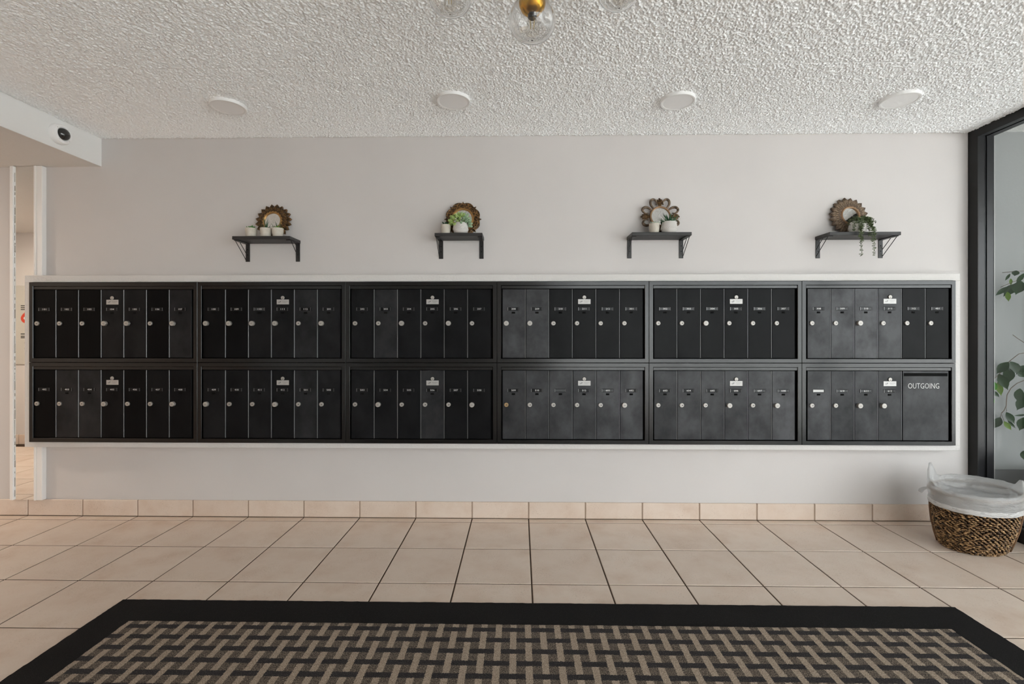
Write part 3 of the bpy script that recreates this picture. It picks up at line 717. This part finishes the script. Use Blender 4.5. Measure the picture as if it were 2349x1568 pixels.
leaves(t, [pad(.026, .015).mesh('leaf', LIME)], 18, .047, .014, .3, 1.25, 8); leaves(t, [blade(.058, .006, .1).mesh('leaf', ALOE)], 6, .047, .016, .2, .6, 11)
t = small_pot(-.512, ZSH[1], 'small beige pot with dark pointed leaves beside the sedum bowl', .0300, .056)
leaves(t, [pad(.036, .017).mesh('leaf', DARKLEAF), pad(.030, .010).mesh('leaf', DARKLEAF)], 9, .048, .010, .3, .95, 14)
t = small_pot(.768, ZSH[2], 'small beige pot capped by pale sage leaves beside the aloe bowl', .0318, .058)
leaves(t, [pad(.034, .022).mesh('leaf', SAGE)], 12, .056, .006, 1.05, 1.45, 17); leaves(t, [pad(.022, .016).mesh('leaf', SAGE)], 5, .058, .006, .5, .9, 18)
BR, BH = .0465, .066
def big_bowl(x, zs, lab, name, r=BR, h=BH):
    t = thing(name, lab, 'potted plant', (x, -.0975, zs), group='grey stoneware bowls of plants'); put('bowl', bowl_mesh(r, h), t)
    o = relief(r * .985, h).build('raised_dots', BOWL, t); o['kind'] = 'stuff'; soil(r * .8, h * .85, t); return t
t = big_bowl(-.4205, ZSH[1], 'dotted grey bowl filled with a round bush of yellow-green sedum', 'sedum_bowl')
def sprig(mt):
    m = MB(); rnd = random.Random(3)
    m.ell((0, 0, .010), .0062, .0062, .011, 8, 6)
    for lev in range(5):
        for i in range(6):
            a = 2 * PI * (i + .5 * (lev % 2)) / 6; z = .002 + lev * .0045; q = .0072 * (1 - .14 * lev)
            m.ell((q * math.cos(a), q * math.sin(a), z), .0027, .0027, .0036, 5, 3)
    return m.mesh('sprig', mt)
sp = [sprig(SEDUM), sprig(SEDUM_BLUE)]; rnd = random.Random(21)
for i in range(64):
    a = i * 2.39996; e = 1.5 - 1.75 * (i / 63.); rr = .050 + rnd.uniform(-.008, .004)
    d = Vector((math.cos(a) * math.cos(e) * 1.18, math.sin(a) * math.cos(e) * .62, math.sin(e)))
    p = Vector((-.003, 0, .066)) + d * rr * rnd.uniform(.85, 1.02)
    if p.z < .05 or p.y < -.045: p.y = max(p.y, -.045); p.z = max(p.z, .048)
    blue = (p.x + rnd.uniform(-.03, .03)) > .012
    o = put('sprig', sp[1 if blue else 0], t, p); o.rotation_euler = d.to_track_quat('Z', 'Y').to_euler(); k = rnd.uniform(.75, 1.15); o.scale = (k, k, k)
t = big_bowl(.8575, ZSH[2], 'dotted grey bowl with a spiky green aloe', 'aloe_bowl', .0475, .068)
leaves(t, [blade(.082, .017, .18).mesh('leaf', ALOE), blade(.074, .015, .30).mesh('leaf', ALOE), blade(.070, .014, .24).mesh('leaf', ALOE_PALE)], 26, .056, .022, .05, 1.0, 27, .75)
t = big_bowl(1.998, ZSH[3], 'grey bowl under a dark trailing bead-leaved plant hanging over the shelf edge', 'trailing_plant')
def strand(pts, seed, r=.0007):
    rnd = random.Random(seed); m = MB(); P = [Vector(p) for p in pts]
    fine = []
    for a, b in zip(P, P[1:]):
        k = max(2, int((b - a).length / .0075))
        for j in range(k): fine.append(a.lerp(b, j / k))
    fine.append(P[-1]); m.tube(fine, r, 4)
    for i, p in enumerate(fine):
        for q in range(2):
            a = i * 1.9 + q * PI + rnd.uniform(-.4, .4); d = Vector((math.cos(a), math.sin(a) * .8, rnd.uniform(-.2, .5))).normalized()
            L = rnd.uniform(.0046, .0068); m.ell(p + d * L * .95, .0031, .0024, L, 6, 4, d.to_track_quat('Z', 'Y').to_matrix())
    return m
def hang(x0, y0, x1, y1, zend, seed, part='strand'):
    rnd = random.Random(seed)
    pts = [(x0 * .3, y0 * .3, .060), (x0 * .8, y0 * .8, .080), (x0, y0, .074), ((x0 + x1) / 2, (y0 + y1) / 2, .040), (x1, y1, .012)]
    z = .012
    while z > zend + .02: z -= .02; pts.append((x1 + rnd.uniform(-.0022, .0022), y1 + rnd.uniform(-.003, .003), z))
    if zend < .01: pts.append((x1, y1, zend))
    return strand(pts, seed).build(part, TRAIL, t)
hang(.000, -.035, -.021, -.058, -.148, 1); hang(.040, -.030, .054, -.058, -.146, 2)
hang(.012, -.040, -.014, -.056, -.060, 3); hang(.040, -.030, .046, -.057, -.065, 4); hang(.010, -.03, -.028, -.056, -.035, 5); hang(.045, -.025, .060, -.056, -.05, 21); hang(.0, -.03, -.018, -.058, -.045, 22)
hang(-.040, -.03, -.050, -.040, .006, 6); hang(-.02, -.04, -.022, -.052, .008, 7); hang(.048, -.01, .056, -.050, .006, 8)
hang(.040, .02, .060, -.02, .01, 9); hang(.03, -.04, .030, -.054, -.03, 10); hang(.05, -.02, .064, -.053, -.02, 14)
for s_, (ax, ay) in enumerate(((.03, .0), (-.02, .02), (.05, .03), (.0, -.02), (.06, -.01), (-.045, 0), (.04, -.03), (.055, .015), (.02, .03), (.01, -.035), (.03, -.04), (-.03, -.03), (.045, -.035), (.065, 0), (.02, -.042), (-.01, -.042), (.05, -.045), (.035, -.045), (-.025, -.042))):
    strand([(0, 0, .055), (ax * .5, ay * .5, .085 + .006 * (s_ % 3)), (ax, ay, .080), (ax * 1.25, ay * 1.3, .050)], 30 + s_).build('strand', TRAIL, t)

# ------------------------------------------------------------------ ceiling fittings
def downlight(x, y, lab):
    r = thing('ceiling_light', lab, 'ceiling light', (x, y, ZC), group='round flush ceiling lights')
    me = MB().lathe([(.087, 0), (.0905, -.002), (.0905, -.017), (.0885, -.0205), (.080, -.0215), (.0765, -.0195)], 48).mesh('rim', LIGHTRIM); smooth_by_angle(me, 50); put('rim', me, r)
    MB().lathe([(.0768, -.0193), (.0768, -.0185)], 48, cap0=True).build('diffuser', DIFFUSER, r)
for (x, y), lab in zip(((-1.664, -.419), (-.413, -.464), (.795, -.441), (1.981, -.436)),
        ('white disc ceiling light above the three-pot shelf, first from the soffit', 'white disc ceiling light above the sedum shelf, second from the soffit', 'white disc ceiling light above the aloe shelf, second from the window wall', 'white disc ceiling light above the trailing plant, first from the window wall')):
    downlight(x, y, lab)
sc_ = thing('security_camera', 'white round security camera with a smoked dome on the white soffit', 'camera', (XS, -.275, 2.345))
me = MB().lathe([(.058, 0), (.059, .004), (.057, .026), (.052, .034), (.040, .037), (.034, .033)], 40, axis='x').mesh('housing', LIGHTRIM); smooth_by_angle(me, 40); put('housing', me, sc_)
prof = [(.0345 * math.cos(i * PI / 2 / 10) + .0001, .034 + .026 * math.sin(i * PI / 2 / 10)) for i in range(11)]
MB().lathe(prof, 32, axis='x').build('dome', DOME, sc_, smooth=True)
for a in (.9, 2.5, 4.1, 5.6): MB().lathe([(.0022, 0), (.0018, .0006)], 8, axis='x', cap1=True).build('screw', NICKEL, sc_, (.0355, .046 * math.cos(a), .046 * math.sin(a)))

ch = thing('chandelier', 'brass ceiling fixture of clear glass globes hanging into the top of the view', 'chandelier', (.0, -1.52, ZC))
MB().lathe([(.075, 0), (.075, -.018), (.070, -.024), (.02, -.026), (.012, -.05)], 40, cap1=True).build('canopy', BRASS, ch, smooth=False)
def globe_mesh(seed, dent):
    rnd = random.Random(seed); nu, nv = 64, 40; R = .0675; m = MB(); sets = []
    for rad in (R, R - .0034):
        rings = []
        for j in range(nv + 1):
            th = .66 + (PI - .66 - .0005) * j / nv
            ring = []
            for i in range(nu):
                ph = 2 * PI * i / nu; d = Vector((math.sin(th) * math.cos(ph), math.sin(th) * math.sin(ph), math.cos(th)))
                q = rad * (1 + .018 * math.sin(2 * ph + seed) * math.sin(th) + .012 * math.sin(3 * th + 1.3 * seed))
                for dd, wd, dep in dent:
                    ang = d.angle(dd)
                    if ang < wd: q -= dep * (.5 + .5 * math.cos(PI * ang / wd)) ** 1.3
                ring.append(d * q)
            rings.append([Vector((p.x, p.y, p.z if p.z > -.02 else -.02 + (p.z + .02) * .84)) for p in ring])
        sets.append(rings)
    m.rings(sets[0] + sets[1][::-1] + [sets[0][0]]); m.f = [f[::-1] for f in m.f]; return m.mesh('globe', GLOBE, True)
# globe centres; each on its own arm from the canopy
for k, (c, dent) in enumerate((((-.020, -1.609, 2.088), [(Vector((.62, -.62, -.30)).normalized(), .42, .012), (Vector((-.5, -.5, -.75)).normalized(), .5, .006)]),
                               ((-.280, -1.478, 2.256), [(Vector((.1, -.8, -.55)).normalized(), .45, .012)]),
                               ((.261, -1.477, 2.272), [(Vector((-.2, -.75, -.55)).normalized(), .45, .010)]))):
    loc = Vector(c) - ch.location
    g_ = put('globe', globe_mesh(k + 1, dent), ch, loc)
    cup = MB().lathe([(.006, .100), (.030, .097), (.041, .085), (.0418, .062), (.0395, .045), (.033, .030), (.022, .020), (.012, .016)], 36, cap0=True).build('socket_cup', BRASS, g_, smooth=True)
    for sx in (-1, 1): MB().ell((sx * .014, -.0392, .056), .0016, .002, .0034, 8, 5).build('vent_hole', DARK, cup)
    MB().lathe([(.013, .020), (.013, .008), (.010, .004)], 16, cap1=True).build('socket', SOCKET, g_)
    MB().lathe([(.010, .006), (.014, -.004), (.0205, -.020), (.0215, -.028), (.018, -.040), (.009, -.048), (.001, -.050)], 24).build('bulb', BULBGLASS, g_, smooth=True)
    for sx in (-1, 1): MB().tube([(sx * .006, 0, .0), (sx * .004, 0, -.026)], .0010, 6).build('filament', FILAMENT, g_)
    top = loc + Vector((0, 0, .097))
    hub = Vector((0, 0, -.04))
    mid = Vector((top.x, top.y, max(top.z + .03, -.065)))
    pts = [hub, hub.lerp(mid, .5) + Vector((0, 0, -.004)), hub.lerp(mid, .88), mid, mid.lerp(top, .5), top]
    MB().tube(pts, .005, 8).build('arm', BRASS, ch, smooth=True)

# ------------------------------------------------------------------ tall mirror strip and lift panel it reflects
ms = thing('wall_mirror', 'tall narrow wall mirror strip with white trim at the corridor edge', 'mirror', (-3.247, YW, .106))
MH = ZS - .106 - .002
MB().box((-.070, 0, 0), (.069, -.020, MH)).build('mirror_plate', MIRROR, ms)
MB().box((-.093, 0, 0), (-.071, -.030, MH), .002).build('side_trim', WHITE_TRIM, ms)
m = MB().box((.069, 0, 0), (.120, -.030, MH), .002); m.box((.069, -.030, 0), (.082, -.034, MH), .001); m.build('side_trim', WHITE_TRIM, ms)
m = MB(); rnd = random.Random(5); z = .02
while z < MH - .05:                                    # worn silvering along one edge of the glass
    hh = rnd.uniform(.01, .06); m.box((-.0705, -.0205, z), (-.0705 + rnd.uniform(.002, .006), -.0195, z + hh)); z += hh + rnd.uniform(.0, .03)
m.build('tarnished_edge', mat('tarnish', (.42, .40, .37), .5), ms)
lp = thing('lift_call_panel', 'steel lift call panel with red fire symbol, seen in the tall mirror strip', 'panel', (-5.23, YE, 1.275))
MB().box((-.21, 0, -.42), (.21, .012, .42), .003).build('face_plate', STEEL, lp)
MB().box((-.10, .012, .30), (.02, .0135, .37)).build('display', RED, lp)
m = MB()
for z, w in ((.200, .10), (.180, .085), (.160, .10), (-.10, .13), (-.125, .11), (-.14, .12)): m.box((-.145, .012, z), (-.145 + w, .0132, z + .009))
m.build('printed_lines', BLACKPRINT, lp)
m = MB(); m.add([(.05 * math.sin(a) * (1 - .25 * max(0, math.cos(a))) - .095, .0135, .075 + .055 * math.cos(a) + (.03 if i == 0 else 0)) for i, a in enumerate(2 * PI * k / 20 for k in range(20))], [tuple(range(20))[::-1]])
m.build('fire_symbol', RED, lp)
MB().lathe([(.017, -.0145), (.017, -.0155)], 16, (-.095, 0, .072), '-y', cap1=True).build('symbol_disc', WHITEPRINT, lp)
for z in (-.19, -.25): MB().lathe([(.016, -.012), (.016, -.018), (.013, -.020)], 16, (-.085, 0, z), '-y', cap1=True).build('call_button', NICKEL, lp)
cl = thing('corridor_light', 'round flush ceiling light glowing warm over the corridor by the lift', 'ceiling light', (-4.85, -.85, ZS))
MB().lathe([(.13, 0), (.13, -.03), (.115, -.035)], 32).build('rim', LIGHTRIM, cl)
WARM = bpy.data.materials.new('warm_lamp_glow'); WARM.use_nodes = True
wb = WARM.node_tree.nodes['Principled BSDF']; wb.inputs['Emission Color'].default_value = (1, .87, .72, 1); wb.inputs['Emission Strength'].default_value = 225.
MB().lathe([(.115, -.033), (.08, -.045), (.001, -.05)], 32).build('diffuser', WARM, cl)

# ------------------------------------------------------------------ mat
rug = thing('entrance_mat', 'large black-bordered entrance mat with woven brown and charcoal pattern', 'mat', (0, 0, 0))
RX0, RX1, RY0, RY1 = -1.800, 1.802, -2.95, -.946; BW = .158
m = MB(); n = 160
def edge_pts(inset, z, jag):
    rnd = random.Random(int(inset * 1e4) + 3); x0, x1, y0, y1 = RX0 + inset, RX1 - inset, RY0 + inset, RY1 - inset; P = []
    for i in range(n): P.append((x0 + (x1 - x0) * i / n, y0, z))
    for i in range(n): P.append((x1, y0 + (y1 - y0) * i / n, z))
    for i in range(n): P.append((x1 - (x1 - x0) * i / n, y1, z))
    for i in range(n): P.append((x0, y1 - (y1 - y0) * i / n, z))
    return [(x + rnd.uniform(-jag, jag), y + rnd.uniform(-jag, jag), z) for x, y, z in P]
m.rings([edge_pts(0, .001, .002), edge_pts(0.001, .007, .002), edge_pts(.006, .010, .001), edge_pts(BW, .0102, .0016)]); m.build('border', RUGBORDER, rug)
m = MB(); m.add([(RX0 + BW - .004, RY0 + BW - .004, .0096), (RX1 - BW + .004, RY0 + BW - .004, .0096), (RX1 - BW + .004, RY1 - BW + .004, .0096), (RX0 + BW - .004, RY1 - BW + .004, .0096)], [(0, 1, 2, 3)])
m.build('pattern_field', RUGFIELD, rug)

# ------------------------------------------------------------------ wicker bin with its liner bag
bk = thing('wicker_waste_basket', 'oval brown woven wicker waste basket in the corner by the window', 'basket', (2.447, -.352, 0))
ROT = .36
def oval(a, b, th, z, off=(0, 0)):
    x, y = a * math.cos(th), b * math.sin(th); return Vector((x * math.cos(ROT) - y * math.sin(ROT) + off[0], x * math.sin(ROT) + y * math.cos(ROT) + off[1], z))
HB, HR = .252, .315
def body(th, z, grow=0.):
    t = min(1., z / .26); bulge = .010 * math.sin(PI * min(1, t))
    a = .172 + .042 * t + bulge + grow; b = .128 + .040 * t + bulge + grow
    return oval(a, b, th, z, (.012 - .022 * t, .018 - .036 * t))
NT = 72
MB().rings([[body(2 * PI * i / NT, z, -.006) for i in range(NT)] for z in (.0, .002, .06, .13, .20, HB)], True, True).build('core', WICKERBODY, bk)
m = MB(); rnd = random.Random(9); nrow = 24
for rw in range(nrow):
    z = .007 + rw * (HB - .008) / (nrow - 1); nb = 46
    for i in range(nb):
        th = 2 * PI * (i + .5 * (rw % 2) + rnd.uniform(-.12, .12)) / nb
        p = body(th, z + rnd.uniform(-.0012, .0012)); q = body(th + .02, z); tg = (q - p).normalized(); nrm = Vector((tg.y, -tg.x, 0))
        tg = (tg + Vector((0, 0, -.13 + rnd.uniform(-.16, .16)))).normalized(); up = tg.cross(nrm)
        M = Matrix((tg, nrm, up)).transposed(); k = rnd.uniform(.85, 1.15)
        m.ell(p + nrm * rnd.uniform(-.001, .0012), .0130 * k, .0052, .0040 * k, 6, 4, M)
o = m.build('weave', WICKER, bk, smooth=True); o['kind'] = 'stuff'
m = MB(); pts = [oval(.221, .175, 2 * PI * i / 60, HR, (-.010, -.018)) for i in range(61)]; m.tube(pts, .0082, 8, cap=False); m.build('rim', RATTAN, bk, smooth=True)
for i in range(28):
    th = 2 * PI * i / 28; MB().tube([body(th, HB - .01), oval(.216, .170, th, HR, (-.010, -.018))], .0026, 5).build('stake', RATTAN, bk)
for th in (2.10, 2.25, -1.08, -.95):
    MB().tube([body(th, z, .006) for z in (.004, .06, .13, .20, HB)], .0055, 6).build('cane_pole', POLE, bk, smooth=True)
# liner bag
bag = thing('bin_liner', 'translucent white plastic bag lining the wicker waste basket', 'bag', (2.447, -.352, 0))
NB = 140
def wrinkle(th, s, amp): return amp * (math.sin(11 * th + 3 * s) * .5 + math.sin(23 * th - 5 * s + 1) * .3 + math.sin(41 * th + 9 * s) * .2)
def lift(th):
    def bumpf(c, w): 
        d = (th - c + PI) % (2 * PI) - PI; return math.exp(-(d / w) ** 2)
    return .006 + .016 * bumpf(.9, .9) + .080 * bumpf(1.93, .25) + .03 * bumpf(2.25, .4) + .050 * bumpf(-.80, .22) + .012 * bumpf(-.3, .6)
rings = []
for s, (a, b, z, lf) in enumerate(((.222, .176, .240, 0), (.226, .180, .252, 0), (.226, .180, .275, 0), (.230, .184, .300, 0), (.231, .185, .322, .25), (.226, .180, .330, 1.), (.216, .170, .331, 1.))):
    rings.append([oval(a + wrinkle(th, s, .0030), b + wrinkle(th, s, .0030), th, z + lift(th) * lf + wrinkle(th, s + 2, .002) - (.004 * math.sin(th * 2 + 1) if s < 2 else 0), (-.010, -.018)) for th in (2 * PI * i / NB for i in range(NB))])
for f, z in ((.30, .318), (.65, .312), (1., .308)):      # film drawn in over the front towards a slit near the back
    ring = []
    for i in range(NB):
        th = 2 * PI * i / NB; o0 = oval(.214, .168, th, 0, (-.010, -.018)); ph = th + ROT + .764; i0 = Vector((.030 + .72 * .125 * math.cos(ph) + .69 * .026 * math.sin(ph), .042 - .69 * .125 * math.cos(ph) + .72 * .026 * math.sin(ph), 0)); p = o0.lerp(i0, f)
        p.z = z + lift(th) * (1 - f) * .9 + wrinkle(th, f * 5, .003); ring.append(p)
    rings.append(ring)
rings.append([Vector((.024 + .72 * .12 * math.cos(ph) + .69 * .035 * math.sin(ph), .034 - .69 * .12 * math.cos(ph) + .72 * .035 * math.sin(ph), .25)) for ph in (2 * PI * i / NB + ROT + .764 for i in range(NB))])
rings.append([oval(.10, .05, 2 * PI * i / NB, .12, (.01, .0)) for i in range(NB)])
MB().rings(rings[1:]).build('film', BAG, bag, smooth=True)
hem = [[oval(.2275 + wrinkle(th, q, .0022), .1815 + wrinkle(th, q, .0022), th, z + wrinkle(th, 4, .0022), (-.010, -.018)) for th in (2 * PI * i / NB for i in range(NB))] for q, z in enumerate((.238, .246, .256, .263))]
MB().rings(hem).build('hem', HEM, bag, smooth=True)
kp = oval(.232, .186, 2.12, .296, (-.010, -.018))
MB().tube([kp + Vector((.010, -.012, .006)), kp + Vector((-.002, .0, .0)), kp + Vector((-.012, .006, -.006)), kp + Vector((-.021, .012, -.018)), kp + Vector((-.026, .014, -.028))], [.006, .0065, .009, .012, .0095], 10).build('knot', BAG, bag, smooth=True)

# ------------------------------------------------------------------ ficus in a wicker basket outside the glass
fb = thing('wicker_planter', 'brown wicker planter basket standing outside behind the glass', 'basket', (3.13, -.27, -.012))
m = MB(); 
m.lathe([(.135, 0), (.165, .14), (.178, .30), (.180, .375), (.168, .375), (.160, .33)], 40, cap0=True); m.build('body', WICKERBODY, fb)
m = MB(); rnd = random.Random(4)
for rw in range(30):
    z = .008 + rw * .0126; rad = .137 + (.030 * min(1, z / .14)) + max(0, z - .14) * .06
    for i in range(40):
        a = 2 * PI * (i + .5 * (rw % 2)) / 40; tg = Vector((-math.sin(a), math.cos(a), -.12)).normalized(); nr = Vector((math.cos(a), math.sin(a), 0))
        m.ell((rad * math.cos(a), rad * math.sin(a), z), .0135, .005, .0052, 5, 3, Matrix((tg, nr, tg.cross(nr))).transposed())
o = m.build('weave', RATTAN, fb); o['kind'] = 'stuff'
m = MB(); ring_torus(m, .180, .010, 0, 0, 40, 8); m.v = [(x, z, y + .378) for x, y, z in m.v]; m.build('rim', RATTAN, fb)
for a0 in (2.55, 5.69):
    MB().tube([(.180 * math.cos(a0 + q), .180 * math.sin(a0 + q), .372 + .058 * math.cos(q / .34 * PI / 2) ** .6) for q in (-.34, -.28, -.15, 0, .15, .28, .34)], .012, 8).build('handle', RATTAN, fb, smooth=True)
MB().lathe([(.162, .345), (.001, .35)], 24).build('soil', SOIL, fb)
fx = thing('ficus_plant', 'leafy green ficus with pointed leaves outside behind the glass', 'plant', (3.13, -.27, .335))
O = Vector((3.13, -.27, .335))
def leaf_verts(base, tip, w, nrm):
    d = tip - base; L = d.length; d = d / L; s = d.cross(nrm).normalized(); nn = s.cross(d).normalized(); vs, R = [], []
    for t, k in ((0, .08), (.12, .52), (.32, .95), (.52, 1.), (.70, .74), (.83, .36), (.91, .13), (1., .02)):
        c = base + d * L * t + nn * (-.06 * L * math.sin(PI * t)); a = w / 2 * k
        R.append([c - s * a + nn * a * .28, c, c + s * a + nn * a * .28])
    return R
def ficus_leaf(base, tip, w, mt=FICUS, tilt=0.):
    b, t_ = Vector(base), Vector(tip); view = (CAM - b).normalized(); view = (view + Vector((tilt, .2 * tilt, .25))).normalized()
    R = leaf_verts(b - O, t_ - O, w, view); m = MB(); m.rings([[tuple(p) for p in r] for r in R], False); return m.build('leaf', mt, fx, smooth=True)
def lp_(px, py, k=0.): 
    return at_x(px, py, 2.872 + max(0, px - 2276) * .0017 + (max(0, k) if px > 2284 else 0))
Z4 = lambda x, y: (2240 + x * .0765, 600 + y * .0765)
Z5 = lambda x, y: (2240 + x * .1978, 800 + y * .1978)
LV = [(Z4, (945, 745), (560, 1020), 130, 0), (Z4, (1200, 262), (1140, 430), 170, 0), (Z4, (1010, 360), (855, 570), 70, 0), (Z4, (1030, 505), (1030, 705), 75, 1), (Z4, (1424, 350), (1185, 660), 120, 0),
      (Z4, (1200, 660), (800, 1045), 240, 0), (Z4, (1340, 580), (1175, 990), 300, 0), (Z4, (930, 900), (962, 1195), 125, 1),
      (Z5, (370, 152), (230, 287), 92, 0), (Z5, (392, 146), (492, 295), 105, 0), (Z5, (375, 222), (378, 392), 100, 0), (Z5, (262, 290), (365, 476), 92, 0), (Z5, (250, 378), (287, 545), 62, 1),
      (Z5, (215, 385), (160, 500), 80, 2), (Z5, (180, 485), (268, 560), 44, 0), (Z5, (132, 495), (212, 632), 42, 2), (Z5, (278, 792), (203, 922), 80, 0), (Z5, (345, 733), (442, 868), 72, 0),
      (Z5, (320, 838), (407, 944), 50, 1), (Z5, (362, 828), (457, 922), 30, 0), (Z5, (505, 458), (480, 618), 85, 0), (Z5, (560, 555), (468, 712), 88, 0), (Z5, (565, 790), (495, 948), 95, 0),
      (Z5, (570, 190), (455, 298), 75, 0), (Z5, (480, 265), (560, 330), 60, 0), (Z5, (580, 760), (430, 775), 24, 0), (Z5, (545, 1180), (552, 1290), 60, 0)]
rnd = random.Random(12)
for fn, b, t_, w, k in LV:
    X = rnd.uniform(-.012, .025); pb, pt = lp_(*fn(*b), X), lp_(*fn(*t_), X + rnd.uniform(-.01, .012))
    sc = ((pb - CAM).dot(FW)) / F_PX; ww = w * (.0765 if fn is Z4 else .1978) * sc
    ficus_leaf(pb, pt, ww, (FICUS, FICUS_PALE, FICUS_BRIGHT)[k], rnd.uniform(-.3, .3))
def twig(pxs, r=.0022, fn=Z5, k=.006):
    P = [lp_(*fn(*p), k) - O for p in pxs]; MB().tube([tuple(p) for p in P], r, 6).build('twig', TWIG, fx, smooth=True); return P
P1 = twig([(620, 45), (551, 47), (490, 58), (430, 105), (380, 145), (330, 215), (270, 285), (200, 350), (125, 425)])
P2 = twig([(610, 345), (551, 365), (470, 398), (400, 455), (355, 530), (348, 600), (345, 660), (318, 715), (288, 745)])
twig([(345, 665), (352, 725)], .0012); twig([(290, 745), (276, 790)], .0012); twig([(288, 750), (322, 838)], .0012)
P3 = twig([(1700, 255), (1424, 275), (1200, 285), (775, 325)], .0018, Z4); P4 = twig([(1700, 420), (1424, 510), (1180, 575), (940, 670), (720, 765)], .0016, Z4)
P5 = twig([(660, 10), (551, -75), (470, -128), (420, -165)], .0018)
for P in (P1, P2, P3, P4, P5):
    e = P[0]; MB().tube([(0.02 * rnd.uniform(-1, 1), .02 * rnd.uniform(-1, 1), .0), (e.x * .3 + .05, e.y * .3 - .02, e.z * .55), (e.x * .8 + .03, e.y * .8 - .03, e.z * .95 + .03), tuple(e)], [.006, .005, .0035, .0022], 6).build('stem', TWIG, fx, smooth=True)
for i in range(120):                                       # the rest of the crown, beyond the edge of the frame
    a = rnd.uniform(0, 2 * PI); h = rnd.uniform(.15, 1.25); rr = rnd.uniform(.05, .30)
    b = O + Vector((.16 + rr * math.cos(a), -.10 + rr * .8 * math.sin(a), h)); d = Vector((math.cos(a) * .5, math.sin(a) * .5, rnd.uniform(-1, .1))).normalized() * rnd.uniform(.07, .11)
    if b.x < 3.12 or b.x + d.x < 3.08 or b.y > -.06 or b.y + d.y > -.05: continue
    R = leaf_verts(b - O, b + d - O, rnd.uniform(.04, .055), Vector((math.cos(a), math.sin(a), .8)).normalized()); m = MB(); m.rings([[tuple(p) for p in r] for r in R], False); m.build('leaf', FICUS, fx, smooth=True)
    MB().tube([tuple(b - O), tuple((b - O) * .8 + Vector((.02, -.02, -.03)))], .001, 4).build('twig', TWIG, fx)
